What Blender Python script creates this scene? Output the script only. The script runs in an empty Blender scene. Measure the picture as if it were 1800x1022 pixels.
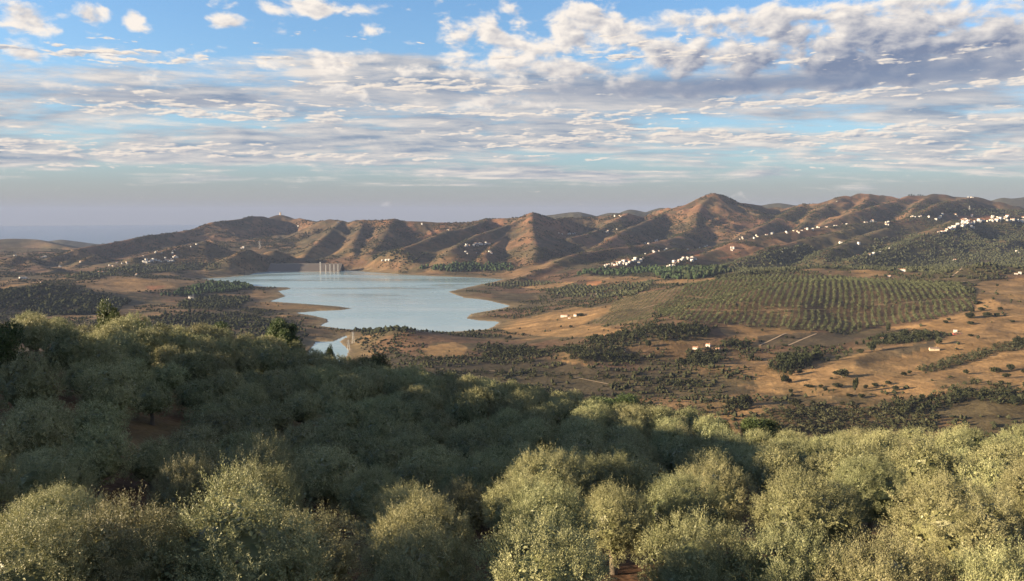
import bpy, math, random
import numpy as np
from mathutils import Vector, Matrix

R = math.radians
SC = bpy.context.scene
COL = SC.collection
rng = np.random.default_rng(11)
random.seed(11)

# ------------------------------------------------------------------ camera
CAMZ = 250.0                      # lake surface is z = 0
F = 1413.0                        # focal length in photo pixels (1800 wide)
PITCH = math.atan(137.0 / F)
SINP, COSP = math.sin(PITCH), math.cos(PITCH)
cam_data = bpy.data.cameras.new("camera")
cam = bpy.data.objects.new("camera", cam_data)
COL.objects.link(cam)
cam.location = (0, 0, CAMZ)
cam.rotation_euler = (R(90) - PITCH, 0, 0)
cam_data.sensor_width = 36.0
cam_data.lens = 36.0 * F / 1800.0
cam_data.clip_start = 0.5
cam_data.clip_end = 120000.0
SC.camera = cam

# ------------------------------------------------------------------ light, exposure
SUN_AZ = R(-99.0)                 # measured from +Y (view direction) towards +X
SUN_EL = R(12.0)
sun_dir = Vector((math.sin(SUN_AZ) * math.cos(SUN_EL), math.cos(SUN_AZ) * math.cos(SUN_EL), math.sin(SUN_EL)))
sl = bpy.data.lights.new("sun", 'SUN')
sl.energy = 5.0
sl.angle = R(0.5)
sl.color = (1.0, 0.77, 0.50)
sun = bpy.data.objects.new("sun", sl)
COL.objects.link(sun)
sun.rotation_euler = sun_dir.to_track_quat('Z', 'Y').to_euler()
SC.view_settings.view_transform = 'Standard'
SC.view_settings.look = 'None'
SC.view_settings.gamma = 1.0
SC.view_settings.use_curve_mapping = False
SC.view_settings.exposure = 2.1
HAZE_DENSITY = 4.2e-5
try:
    cy = SC.cycles
    cy.max_bounces = 5
    cy.diffuse_bounces = 1
    cy.glossy_bounces = 2
    cy.transmission_bounces = 2
    cy.transparent_max_bounces = 4
    cy.volume_bounces = 0
    cy.sample_clamp_indirect = 4.0
    cy.use_denoising = True
except Exception:
    pass


def ray(px, py):
    """direction of a photo pixel, scaled so that its y component is 1"""
    u = (np.asarray(px, float) - 900.0) / F
    v = -(np.asarray(py, float) - 511.0) / F
    y = COSP + v * SINP
    z = -SINP + v * COSP
    return u / y, z / y


def P(px, py, Y):
    a, c = ray(px, py)
    return np.array([a * Y, Y, CAMZ + c * Y])


def PZ(px, py, z):
    a, c = ray(px, py)
    Y = (z - CAMZ) / c
    return np.array([a * Y, Y, z])


def proj(x, y, z):
    """world point -> photo pixel"""
    y = np.maximum(y, 1e-3)
    d = y * COSP - (z - CAMZ) * SINP
    d = np.maximum(d, 1e-3)
    v = y * SINP + (z - CAMZ) * COSP
    return 900.0 + F * x / d, 511.0 - F * v / d


def azel(px, py):
    a, c = ray(px, py)
    return math.degrees(math.atan2(a, 1.0)), math.degrees(math.atan2(c, math.hypot(a, 1.0)))


# ------------------------------------------------------------------ node helpers
class NT:
    def __init__(self, tree):
        self.t = tree
        self.n = tree.nodes
        self.l = tree.links

    def node(self, typ, **kw):
        n = self.n.new(typ)
        for k, v in kw.items():
            setattr(n, k, v)
        return n

    def put(self, sock, v):
        if isinstance(v, bpy.types.NodeSocket):
            self.l.new(v, sock)
        elif v is not None:
            if isinstance(v, (tuple, list)) and len(v) == 3 and sock.type == 'RGBA':
                v = (*v, 1.0)
            sock.default_value = v

    def m(self, op, a, b=None, c=None, clamp=False):
        n = self.node('ShaderNodeMath', operation=op, use_clamp=clamp)
        for s, v in zip(n.inputs, (a, b, c)):
            if v is not None:
                self.put(s, v)
        return n.outputs[0]

    def smooth(self, x, lo, hi, o0=0.0, o1=1.0):
        n = self.node('ShaderNodeMapRange', interpolation_type='SMOOTHSTEP')
        for s, v in zip(n.inputs[:5], (x, lo, hi, o0, o1)):
            self.put(s, v)
        return n.outputs[0]

    def lin(self, x, lo, hi, o0=0.0, o1=1.0):
        n = self.node('ShaderNodeMapRange', clamp=True)
        for s, v in zip(n.inputs[:5], (x, lo, hi, o0, o1)):
            self.put(s, v)
        return n.outputs[0]

    def mix(self, f, a, b, blend='MIX'):
        n = self.node('ShaderNodeMix', data_type='RGBA', blend_type=blend)
        self.put(n.inputs[0], f)
        self.put(n.inputs[6], a)
        self.put(n.inputs[7], b)
        return n.outputs[2]

    def comb(self, x, y, z=0.0):
        n = self.node('ShaderNodeCombineXYZ')
        for s, v in zip(n.inputs, (x, y, z)):
            self.put(s, v)
        return n.outputs[0]

    def noise(self, vec, scale=1.0, detail=4.0, rough=0.5, dist=0.0, lac=2.0):
        n = self.node('ShaderNodeTexNoise')
        if vec is not None:
            self.l.new(vec, n.inputs['Vector'])
        n.inputs['Scale'].default_value = scale
        n.inputs['Detail'].default_value = detail
        n.inputs['Roughness'].default_value = rough
        n.inputs['Lacunarity'].default_value = lac
        n.inputs['Distortion'].default_value = dist
        return n.outputs['Fac']

    def ramp(self, fac, stops):
        n = self.node('ShaderNodeValToRGB')
        el = n.color_ramp.elements
        while len(el) < len(stops):
            el.new(0.5)
        for e, (p, c) in zip(el, stops):
            e.position = p
            e.color = (*c, 1.0) if len(c) == 3 else c
        self.l.new(fac, n.inputs[0])
        return n.outputs[0]


# ------------------------------------------------------------------ sky: Nishita with two cloud decks
def build_world():
    w = bpy.data.worlds.new("World")
    SC.world = w
    w.use_nodes = True
    t = NT(w.node_tree)
    t.n.clear()
    out = t.node('ShaderNodeOutputWorld')
    bg = t.node('ShaderNodeBackground')
    bg.inputs[1].default_value = 0.052
    t.l.new(bg.outputs[0], out.inputs[0])
    sky = t.node('ShaderNodeTexSky', sky_type='NISHITA')
    sky.sun_disc = False
    sky.sun_elevation = SUN_EL
    sky.sun_rotation = SUN_AZ
    sky.altitude = 500
    sky.air_density = 1.0
    sky.dust_density = 0.6
    sky.ozone_density = 2.5
    tc = t.node('ShaderNodeTexCoord')
    sx = t.node('ShaderNodeSeparateXYZ')
    t.l.new(tc.outputs['Generated'], sx.inputs[0])
    x, y, z = sx.outputs
    RAD = 57.29578
    az = t.m('MULTIPLY', t.m('ARCTAN2', x, y), RAD)
    el = t.m('MULTIPLY', t.m('ARCSINE', z), RAD)
    zz = t.m('ADD', t.m('MAXIMUM', z, 0.0), 0.085)
    pxx = t.m('DIVIDE', x, zz)
    pyy = t.m('DIVIDE', y, zz)

    # --- high thin deck, bands of altostratus seen edge-on -------------
    def deck(ox, oy):
        v = t.comb(t.m('MULTIPLY', t.m('ADD', pxx, ox), 0.62), t.m('ADD', pyy, oy), 3.7)
        big = t.noise(v, 0.55, 3.0, 0.55, 0.3)
        fine = t.noise(v, 2.3, 8.0, 0.62, 0.25)
        patch = t.noise(t.comb(t.m('ADD', t.m('MULTIPLY', az, 0.10), ox), t.m('ADD', t.m('MULTIPLY', el, 0.62), oy), 5.5), 1.0, 6.0, 0.60, 0.3)
        s_ = t.m('ADD', t.m('MULTIPLY', big, 0.30), t.m('MULTIPLY', fine, 0.33))
        return t.m('ADD', s_, t.m('MULTIPLY', patch, 0.37))
    n1 = deck(0, 0)
    n1o = deck(-0.10, 0.14)
    cov1 = t.ramp(t.lin(el, 0.0, 20.0), [(0.0, (.30,) * 3), (0.06, (.36,) * 3), (0.11, (.47,) * 3), (0.17, (.55,) * 3), (0.30, (.57,) * 3),
                                         (0.44, (.57,) * 3), (0.49, (.53,) * 3), (0.54, (.45,) * 3), (0.75, (.38,) * 3), (1.0, (.42,) * 3)])
    thr1 = t.m('SUBTRACT', 1.0, cov1)
    m1 = t.smooth(t.m('SUBTRACT', n1, thr1), -0.035, 0.085)
    l1 = t.m('ADD', t.m('MULTIPLY', t.m('SUBTRACT', n1, n1o), 7.5), t.m('SUBTRACT', 0.66, t.m('MULTIPLY', t.m('SUBTRACT', n1, thr1), 2.8)), clamp=True)

    # --- low puffs ------------------------------------------------------
    def puff(ox, oy):
        v = t.comb(t.m('ADD', t.m('MULTIPLY', az, 0.20), ox), t.m('ADD', t.m('MULTIPLY', el, 0.36), oy), 1.3)
        return t.noise(v, 2.1, 10.0, 0.54, 0.2)
    n2 = puff(0, 0)
    n2o = puff(-0.10, 0.11)
    blobs = [  # photo px, py, half width, half height, weight
        (55, 38, 62, 30, .40), (165, 32, 30, 30, .36), (236, 32, 20, 20, .30), (400, 40, 42, 18, .30), (540, 14, 130, 20, .36),
        (660, 50, 38, 20, .27), (750, 32, 60, 22, .2), (50, 98, 48, 18, .33), (190, 92, 48, 18, .34), (310, 100, 70, 18, .30),
        (430, 105, 190, 20, .18), (640, 112, 150, 18, .25), (880, 80, 110, 70, .33), (1020, 60, 150, 50, .34), (1250, 90, 240, 60, .36),
        (1500, 60, 330, 70, .40), (1720, 80, 200, 55, .40), (1150, 150, 220, 26, .22), (985, 155, 22, 12, .30), (1155, 163, 14, 10, .26), (1620, 105, 300, 40, .42), (1350, 150, 380, 18, .34), (1780, 60, 130, 80, .40), (1050, 120, 240, 30, .30),
        (620, 160, 120, 16, .2), (880, 182, 170, 12, .26), (100, 150, 240, 10, .14),
    ]
    cov2 = None
    for (bx, by, bw, bh, wt) in blobs:
        a0, e0 = azel(bx, by)
        a1, _ = azel(bx + bw, by)
        _, e1 = azel(bx, by - bh)
        sa, se = a1 - a0, e1 - e0
        da = t.m('MULTIPLY', t.m('SUBTRACT', az, a0), 1.0 / sa)
        de = t.m('MULTIPLY', t.m('SUBTRACT', el, e0), 1.0 / se)
        q = t.m('MULTIPLY_ADD', da, da, t.m('MULTIPLY', de, de))
        g = t.m('MULTIPLY', t.m('EXPONENT', t.m('MULTIPLY', q, -0.7)), wt)
        cov2 = g if cov2 is None else t.m('MAXIMUM', cov2, g)
    # outside the view the same kind of cloud goes on
    around = t.smooth(t.m('ABSOLUTE', az), 30.0, 42.0)
    above = t.smooth(el, 14.5, 19.0)
    wide = t.m('MAXIMUM', around, above)
    lonoise = t.noise(t.comb(t.m('MULTIPLY', pxx, 0.3), t.m('MULTIPLY', pyy, 0.3), 9.1), 1.0, 2.0, 0.5)
    gen = t.m('MULTIPLY', t.m('MULTIPLY', t.smooth(lonoise, 0.42, 0.62), 0.34), t.m('MULTIPLY', wide, t.smooth(el, 5.0, 10.0)))
    cov2 = t.m('MAXIMUM', cov2, gen)
    d2 = t.m('SUBTRACT', t.m('ADD', n2, cov2), 0.70)
    m2 = t.smooth(d2, -0.05, 0.14)
    a0, e0 = azel(1500, 128)
    a1, e1 = azel(1080, 78)
    da = t.m('MULTIPLY', t.m('SUBTRACT', az, a0), 1.0 / (a0 - a1))
    de = t.m('MULTIPLY', t.m('SUBTRACT', el, e0), 1.0 / (e1 - e0))
    dark = t.m('MULTIPLY', t.m('EXPONENT', t.m('MULTIPLY', t.m('MULTIPLY_ADD', da, da, t.m('MULTIPLY', de, de)), -0.8)), 0.72)
    a0, e0 = azel(190, 98)
    a1, e1 = azel(30, 84)
    da = t.m('MULTIPLY', t.m('SUBTRACT', az, a0), 1.0 / (a0 - a1))
    de = t.m('MULTIPLY', t.m('SUBTRACT', el, e0), 1.0 / (e1 - e0))
    dark = t.m('ADD', dark, t.m('MULTIPLY', t.m('EXPONENT', t.m('MULTIPLY', t.m('MULTIPLY_ADD', da, da, t.m('MULTIPLY', de, de)), -0.8)), 0.6))
    # lit towards the sun and the top, blue grey where the cloud is thick and at its base
    l2 = t.m('ADD', t.m('MULTIPLY', t.m('SUBTRACT', n2, n2o), 2.9), t.m('SUBTRACT', t.m('SUBTRACT', 1.02, t.m('MULTIPLY', d2, 1.2)), dark), clamp=True)
    K = 3.55
    KL = 4.1
    c1 = t.mix(l1, (0.34 * K, 0.42 * K, 0.56 * K), (1.0 * KL, 0.90 * KL, 0.80 * KL))
    c2 = t.mix(l2, (0.25 * K, 0.31 * K, 0.47 * K), (1.12 * KL, 1.02 * KL, 0.91 * KL))
    # low veil of haze along the horizon
    base = t.mix(1.0, sky.outputs[0], (0.84, 0.97, 1.08), 'MULTIPLY')
    veil = t.ramp(t.lin(el, 0.0, 14.0), [(0.0, (.95,) * 3), (0.13, (.80,) * 3), (0.30, (.45,) * 3), (0.60, (.12,) * 3), (1.0, (.0,) * 3)])
    vcol = t.mix(t.smooth(el, 0.5, 4.0), (0.46 * K, 0.45 * K, 0.45 * K), (0.40 * K, 0.49 * K, 0.56 * K))
    veil = t.m('MULTIPLY', veil, t.smooth(t.m('ABSOLUTE', az), 40.0, 75.0, 1.0, 0.35))
    s0 = t.mix(veil, base, vcol)
    s1 = t.mix(t.m('MULTIPLY', m1, 0.92), s0, c1)
    s2 = t.mix(t.m('MULTIPLY', m2, 0.97), s1, c2)
    # smooth blue grey bases under the bank on the right
    for (bx, by, bw, bh, wt) in ((1300, 150, 470, 17, .85), (1680, 112, 230, 26, .75), (1500, 172, 330, 9, .5), (350, 176, 420, 14, .45), (1050, 205, 420, 8, .35)):
        a0, e0 = azel(bx, by)
        a1, _ = azel(bx - bw, by)
        _, e1 = azel(bx, by - bh)
        da = t.m('MULTIPLY', t.m('SUBTRACT', az, a0), 1.0 / (a0 - a1))
        de = t.m('ADD', t.m('MULTIPLY', t.m('SUBTRACT', el, e0), 1.0 / (e1 - e0)), t.m('MULTIPLY', t.m('SUBTRACT', n1, 0.5), 5.0))
        gq = t.m('MULTIPLY', t.m('EXPONENT', t.m('MULTIPLY', t.m('MULTIPLY_ADD', da, da, t.m('MULTIPLY', de, de)), -0.9)), wt)
        s2 = t.mix(gq, s2, (0.285 * K, 0.365 * K, 0.53 * K))

    # rows of small bright cloudlets low in the sky
    def small(ox, oy):
        v = t.comb(t.m('ADD', t.m('MULTIPLY', az, 0.30), ox), t.m('ADD', t.m('MULTIPLY', el, 1.35), oy), 7.7)
        return t.noise(v, 1.7, 8.0, 0.56, 0.2)
    n3 = small(0, 0)
    n3o = small(-0.05, 0.10)
    rows = t.noise(t.comb(t.m('MULTIPLY', az, 0.045), t.m('MULTIPLY', el, 0.85), 2.2), 1.0, 3.0, 0.55)
    cov3 = t.m('MULTIPLY', t.ramp(t.lin(el, 0.0, 16.0), [(0.0, (0,) * 3), (0.14, (0,) * 3), (0.20, (.22,) * 3), (0.5, (.25,) * 3), (0.64, (.22,) * 3), (0.80, (.05,) * 3), (1.0, (.05,) * 3)]),
               t.smooth(rows, 0.38, 0.66))
    d3 = t.m('SUBTRACT', t.m('ADD', n3, cov3), 0.69)
    l3 = t.m('ADD', t.m('MULTIPLY', t.m('SUBTRACT', n3, n3o), 5.0), t.m('SUBTRACT', 0.78, t.m('MULTIPLY', d3, 1.2)), clamp=True)
    c3 = t.mix(l3, (0.40 * K, 0.47 * K, 0.60 * K), (1.10 * KL, 0.97 * KL, 0.83 * KL))
    s2 = t.mix(t.m('MULTIPLY', t.smooth(d3, -0.01, 0.075), 0.9), s2, c3)
    t.l.new(s2, bg.inputs[0])
    w.cycles.sampling_method = 'MANUAL'
    w.cycles.sample_map_resolution = 512


build_world()


# ------------------------------------------------------------------ mesh helpers
def mesh_np(name, verts, faces, smooth=False, attrs=None, colors=None, mat=None, mats=None, mat_idx=None):
    """faces: (n,k) int array, k = 3 or 4, or a list of such arrays"""
    me = bpy.data.meshes.new(name)
    verts = np.ascontiguousarray(verts, dtype=np.float32)
    if not isinstance(faces, list):
        faces = [faces]
    nl = sum(f.size for f in faces)
    nf = sum(len(f) for f in faces)
    me.vertices.add(len(verts))
    me.vertices.foreach_set("co", verts.ravel())
    me.loops.add(nl)
    me.loops.foreach_set("vertex_index", np.concatenate([f.ravel() for f in faces]).astype(np.int32))
    sizes = np.concatenate([np.full(len(f), f.shape[1], np.int32) for f in faces])
    me.polygons.add(nf)
    me.polygons.foreach_set("loop_start", (np.cumsum(sizes) - sizes).astype(np.int32))
    if mat_idx is not None:
        me.polygons.foreach_set("material_index", np.asarray(mat_idx, np.int32))
    me.polygons.foreach_set("use_smooth", np.full(nf, bool(smooth)))
    me.update(calc_edges=True)
    for k, v in (attrs or {}).items():
        a = me.attributes.new(k, 'FLOAT', 'POINT')
        a.data.foreach_set("value", np.asarray(v, np.float32))
    for k, v in (colors or {}).items():
        a = me.attributes.new(k, 'FLOAT_COLOR', 'POINT')
        c = np.ones((len(verts), 4), np.float32)
        c[:, :3] = v
        a.data.foreach_set("color", c.ravel())
    for m_ in (mats or ([mat] if mat else [])):
        me.materials.append(m_)
    return me


def link(name, me, parent=None, **props):
    o = bpy.data.objects.new(name, me)
    COL.objects.link(o)
    if parent is not None:
        o.parent = parent
    for k, v in props.items():
        if v is not None:
            o[k] = v
    return o


def empty(name, loc, rz=0.0, scale=(1, 1, 1), **props):
    o = link(name, None, **props)
    o.location = loc
    o.rotation_euler = (0, 0, rz)
    o.scale = scale
    return o


class MB:
    """collects boxes, tubes and prisms into one mesh"""
    def __init__(self):
        self.v, self.f, self.n, self.mi = [], {3: [], 4: []}, 0, {3: [], 4: []}

    def add(self, v, f, mi=0):
        f = np.asarray(f) + self.n
        self.v.append(np.asarray(v, float))
        self.n += len(v)
        self.f[f.shape[1]].append(f)
        self.mi[f.shape[1]] += [mi] * len(f)

    def box(self, c, s, mi=0, rz=0.0):
        c, s = np.array(c, float), np.array(s, float) / 2
        v = np.array([[i, j, k] for i in (-1, 1) for j in (-1, 1) for k in (-1, 1)]) * s
        if rz:
            cs, sn = math.cos(rz), math.sin(rz)
            v = np.stack([v[:, 0] * cs - v[:, 1] * sn, v[:, 0] * sn + v[:, 1] * cs, v[:, 2]], 1)
        self.add(v + c, [[0, 1, 3, 2], [4, 6, 7, 5], [0, 4, 5, 1], [2, 3, 7, 6], [0, 2, 6, 4], [1, 5, 7, 3]], mi)

    def tube(self, pts, rad, n=8, mi=0):
        pts = [np.array(p, float) for p in pts]
        vs = []
        for i, p in enumerate(pts):
            d = pts[min(i + 1, len(pts) - 1)] - pts[max(i - 1, 0)]
            d /= np.linalg.norm(d) + 1e-9
            a = np.cross(d, [0.31, 0.9, 0.2])
            a /= np.linalg.norm(a) + 1e-9
            b = np.cross(d, a)
            for k in range(n):
                t = 2 * math.pi * k / n
                vs.append(p + rad[i] * (a * math.cos(t) + b * math.sin(t)))
        fs = []
        for i in range(len(pts) - 1):
            for k in range(n):
                fs.append([i * n + k, i * n + (k + 1) % n, (i + 1) * n + (k + 1) % n, (i + 1) * n + k])
        self.add(vs, fs, mi)
        self.add([pts[-1]] + vs[-n:], [[0, 1 + k, 1 + (k + 1) % n] for k in range(n)], mi)

    def mesh(self, name, mats, smooth=False):
        fs = [np.concatenate(self.f[k]) for k in (3, 4) if self.f[k]]
        mi = self.mi[3] + self.mi[4]
        return mesh_np(name, np.concatenate(self.v), fs, smooth, mats=mats, mat_idx=mi)


# ------------------------------------------------------------------ noise
def _hash(ix, iy, seed):
    h = (ix.astype(np.int64) * 374761393 + iy.astype(np.int64) * 668265263 + seed * 974711) & 0x7fffffff
    h = ((h ^ (h >> 13)) * 1274126177) & 0x7fffffff
    return ((h ^ (h >> 16)) & 0xffff) / 65535.0


def vnoise(x, y, seed=0):
    ix, iy = np.floor(x), np.floor(y)
    fx, fy = x - ix, y - iy
    fx = fx * fx * fx * (fx * (fx * 6 - 15) + 10)
    fy = fy * fy * fy * (fy * (fy * 6 - 15) + 10)
    a, b = _hash(ix, iy, seed), _hash(ix + 1, iy, seed)
    c, d = _hash(ix, iy + 1, seed), _hash(ix + 1, iy + 1, seed)
    return (a + (b - a) * fx) * (1 - fy) + (c + (d - c) * fx) * fy


def fbm(x, y, octv=5, seed=0, gain=0.5, lac=2.03):
    s, a, tot = 0.0, 1.0, 0.0
    for o in range(octv):
        s = s + a * vnoise(x, y, seed + o * 17)
        tot += a
        a *= gain
        x, y = x * lac * 0.8 - y * lac * 0.6 + 3.1, x * lac * 0.6 + y * lac * 0.8 + 1.7
    return s / tot


def ridged(x, y, octv=5, seed=0, gain=0.5):
    s, a, tot, w = 0.0, 1.0, 0.0, 1.0
    for o in range(octv):
        n = 1 - np.abs(vnoise(x, y, seed + o * 13) * 2 - 1)
        n = n * n * w
        s = s + a * n
        w = np.clip(n * 1.6, 0, 1)
        tot += a
        a *= gain
        x, y = x * 2.03 * 0.8 - y * 2.03 * 0.6 + 5.1, x * 2.03 * 0.6 + y * 2.03 * 0.8 + 2.7
    return s / tot


def sstep(x, a, b):
    t = np.clip((x - a) / (b - a), 0, 1)
    return t * t * (3 - 2 * t)


def smax(a, b, k):
    h = np.clip(0.5 + 0.5 * (a - b) / k, 0, 1)
    return b + (a - b) * h + k * h * (1 - h)


# ------------------------------------------------------------------ terrain: shoreline
LAKE_PX = [(355, 490), (395, 488), (437, 484), (450, 480), (482, 476.5), (540, 475), (612, 475.5), (640, 478), (683, 481), (717, 483.5), (760, 485.5),
           (800, 487), (840, 488.5), (885, 491), (868, 496), (845, 500), (815, 507), (788, 513), (800, 518), (817, 524), (840, 526), (860, 529),
           (897, 538), (880, 543), (850, 548), (828, 552), (819, 560), (840, 563.5), (878, 566), (868, 574), (857, 579), (800, 583), (767, 586), (733, 588),
           (690, 584), (640, 581), (600, 578), (563, 573), (577, 566), (575, 561), (550, 555), (520, 550.5), (560, 547), (600, 545.5), (619, 542.5),
           (595, 539), (545, 535), (500, 532), (474, 530), (490, 525), (503, 521), (494, 516), (490, 512), (512, 508), (505, 505.5), (470, 505),
           (437, 502), (425, 498), (400, 495), (372, 493)]
COVE_PX = [(556, 601), (586, 601), (592, 598), (600, 594), (611, 590), (609, 593), (601, 598), (596, 601), (604, 607), (613, 617), (604, 640), (560, 660), (530, 640), (545, 615)]
LAKE = np.array([PZ(a, b, 0)[:2] for a, b in LAKE_PX])
COVE = np.array([PZ(a, b, 0)[:2] for a, b in COVE_PX])


def poly_sd(x, y, poly):
    """signed distance to polygon, positive outside"""
    d = np.full(x.shape, 1e18)
    ins = np.zeros(x.shape, bool)
    n = len(poly)
    for i in range(n):
        ax, ay = poly[i]
        bx, by = poly[(i + 1) % n]
        ex, ey = bx - ax, by - ay
        t = np.clip(((x - ax) * ex + (y - ay) * ey) / (ex * ex + ey * ey + 1e-9), 0, 1)
        d = np.minimum(d, (x - ax - t * ex) ** 2 + (y - ay - t * ey) ** 2)
        if ay != by:
            c = ((ay > y) != (by > y)) & (x < (bx - ax) * (y - ay) / (by - ay) + ax)
            ins ^= c
    d = np.sqrt(d)
    return np.where(ins, -d, d)


def inpoly(x, y, poly):
    poly = np.asarray(poly, float)
    lo, hi = poly.min(0), poly.max(0)
    sel = (x >= lo[0]) & (x <= hi[0]) & (y >= lo[1]) & (y <= hi[1])
    res = np.zeros(x.shape, bool)
    xs, ys = x[sel], y[sel]
    ins = np.zeros(xs.shape, bool)
    n = len(poly)
    for i in range(n):
        ax, ay = poly[i]
        bx, by = poly[(i + 1) % n]
        if ay != by:
            ins ^= ((ay > ys) != (by > ys)) & (xs < (bx - ax) * (ys - ay) / (by - ay) + ax)
    res[sel] = ins
    return res


# ------------------------------------------------------------------ terrain: ridges (photo px, py, forward distance)
RIDGES = [
    # slope, points
    (.40, [(135, 437, 3700), (192, 427.5, 3850), (263, 414, 4050), (300, 410, 4180), (338, 404, 4300), (372, 391, 4420), (393, 389, 4500), (423, 385, 4620),
           (442, 380, 4700), (467, 380, 4800), (493, 377.5, 4900), (513, 380, 4880), (533, 385, 4820), (558, 391, 4700)]),
    (.42, [(558, 391, 4700), (580, 386, 4450), (600, 388, 4400), (610, 391, 4380), (630, 387, 4330), (667, 387.5, 4300), (693, 385, 4280), (710, 389, 4270),
           (743, 389, 4270), (768, 391, 4270), (825, 391, 4260), (858, 385, 4230), (900, 382.5, 4200), (915, 382, 4180), (935, 374.5, 4150)]),
    (.42, [(935, 374.5, 4150), (955, 380, 4250), (970, 386, 4400), (993, 383, 4500), (1050, 381, 4550), (1103, 374.7, 4500), (1130, 381, 4520), (1145, 377.5, 4500),
           (1170, 375, 4480), (1193, 366, 4500), (1233, 348, 4570), (1246, 342, 4590), (1255, 340, 4600)]),
    (.42, [(1255, 340, 4600), (1267, 342.5, 4620), (1300, 356, 4700), (1342, 361.5, 4800), (1383, 365.5, 4850), (1413, 359, 4600), (1440, 357.5, 4560), (1475, 346, 4600),
           (1500, 342, 4660), (1518, 338, 4700), (1542, 340, 4680), (1562, 342.5, 4650), (1583, 348, 4620), (1603, 344, 4550), (1627, 345, 4550), (1642, 342, 4520),
           (1660, 342.5, 4500), (1677, 346, 4480), (1713, 346, 4450), (1747, 352, 4400), (1783, 362, 4350), (1830, 369, 4300), (1920, 380, 4200)]),
    (.44, [(1255, 340, 4600), (1232, 360, 4420), (1225, 378, 4250), (1222, 397, 4100), (1213, 405, 4000), (1198, 414, 3900)]),
    (.42, [(1262, 345, 4600), (1285, 372, 4420), (1310, 393, 4250), (1335, 408, 4100)]),
    (.42, [(1413, 359, 4600), (1370, 382, 4250), (1330, 402, 3950), (1280, 427, 3680), (1240, 437, 3500), (1195, 441, 3380)]),
    (.44, [(1475, 348, 4560), (1447, 365, 4350), (1423, 378, 4200), (1417, 391, 4080), (1405, 401, 3960)]),
    (.42, [(1603, 344, 4550), (1575, 353, 4350), (1542, 362, 4180), (1500, 373.5, 4000), (1450, 395, 3780), (1420, 410, 3620)]),
    (.44, [(1530, 342, 4660), (1520, 355, 4450), (1508, 366, 4280)]),
    (.44, [(1642, 342, 4520), (1617, 355, 4270), (1601, 371, 4050)]),
    (.44, [(1713, 346, 4450), (1690, 351, 4280), (1650, 357, 4120), (1620, 374, 3920), (1590, 386, 3740)]),
    (.36, [(1640, 381, 3800), (1500, 395, 3560), (1412, 404, 3400), (1350, 412, 3290), (1297, 424, 3180), (1245, 444, 3020), (1205, 459, 2880)]),
    (.36, [(1470, 409, 3300), (1400, 425, 3120), (1350, 437, 2960), (1313, 452, 2790), (1290, 463, 2690)]),
    (.34, [(1560, 401, 3380), (1535, 410, 3250), (1500, 424, 3080), (1462, 437, 2920), (1440, 452, 2750)]),
    (.30, [(1840, 375, 3650), (1760, 380, 3550), (1700, 387, 3440), (1650, 402, 3220), (1612, 420, 3040), (1560, 440, 2840), (1500, 456, 2660)]),
    (.42, [(935, 374.5, 4150), (936, 397, 3850), (942, 432, 3480), (938, 460, 3230)]),
    (.40, [(915, 384, 4150), (890, 412, 3820), (868, 432, 3600), (850, 450, 3400)]),
    (.42, [(1103, 374.7, 4500), (1063, 398, 4120), (1033, 411, 3900), (1000, 418, 3750)]),
    (.42, [(1170, 375, 4480), (1115, 397, 4080), (1088, 410, 3880), (1058, 430, 3620), (1042, 439, 3500)]),
    (.42, [(1200, 415, 3880), (1165, 422, 3700), (1133, 430, 3520), (1067, 438, 3360), (1030, 443, 3250), (992, 453, 3130), (958, 471, 2990), (915, 487, 2880)]),
    (.40, [(1190, 437, 3300), (1150, 443, 3150), (1120, 454, 3010), (1065, 471, 2850), (1035, 480, 2740)]),
    (.40, [(1262, 440, 3080), (1215, 451, 2960), (1172, 469, 2780)]),
    (.42, [(860, 385, 4230), (817, 401, 3920), (783, 406, 3800), (733, 427, 3600), (708, 436, 3500), (682, 453, 3390)]),
    (.42, [(915, 384, 4180), (900, 393, 4020), (842, 412, 3720), (808, 428, 3550), (790, 441, 3430)]),
    (.42, [(693, 385, 4280), (680, 405, 4050), (668, 425, 3850), (650, 446, 3640)]),
    (.42, [(600, 388, 4400), (585, 403, 4150), (565, 421, 3930), (543, 440, 3730), (532, 453, 3610)]),
    (.42, [(640, 387, 4330), (630, 410, 4050), (620, 430, 3850), (622, 450, 3640)]),
    (.36, [(702, 438, 3500), (660, 447, 3470), (632, 458, 3440)]),
    (.30, [(700, 466, 3330), (665, 462, 3370), (640, 465, 3400)]),
    # small hills on the left
    (.40, [(-60, 466, 3200), (0, 457, 3250), (28, 450, 3280), (45, 452, 3300), (75, 470, 3150)]),
    (.42, [(88, 453, 3380), (120, 444, 3500), (140, 438, 3580), (158, 450, 3600), (180, 458, 3620)]),
    (.42, [(142, 440, 3560), (125, 458, 3400), (110, 463, 3300)]),
    (.40, [(185, 455, 3420), (165, 449, 3430), (142, 462, 3290), (122, 474, 3120)]),
    (.38, [(135, 480, 3000), (103, 471, 3010), (80, 478, 2930), (58, 489, 2820)]),
    (.42, [(235, 453, 3330), (268, 444, 3420), (300, 436, 3500), (340, 428, 3570), (359, 423.5, 3600), (380, 432, 3620), (402, 439, 3620), (432, 453, 3540)]),
    (.44, [(405, 449, 3380), (425, 440, 3420), (443, 433.5, 3450), (456, 437, 3460), (466, 447, 3470)]),
    (.44, [(445, 435, 3450), (438, 446, 3380), (432, 458, 3320)]),
    (.44, [(455, 437, 3455), (448, 450, 3380), (440, 462, 3320)]),
    (.42, [(470, 446, 3520), (482, 437.5, 3540), (497, 447, 3560), (515, 456, 3580)]),
    (.38, [(430, 466, 3330), (437, 460, 3360), (452, 466, 3360)]),
]
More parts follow.
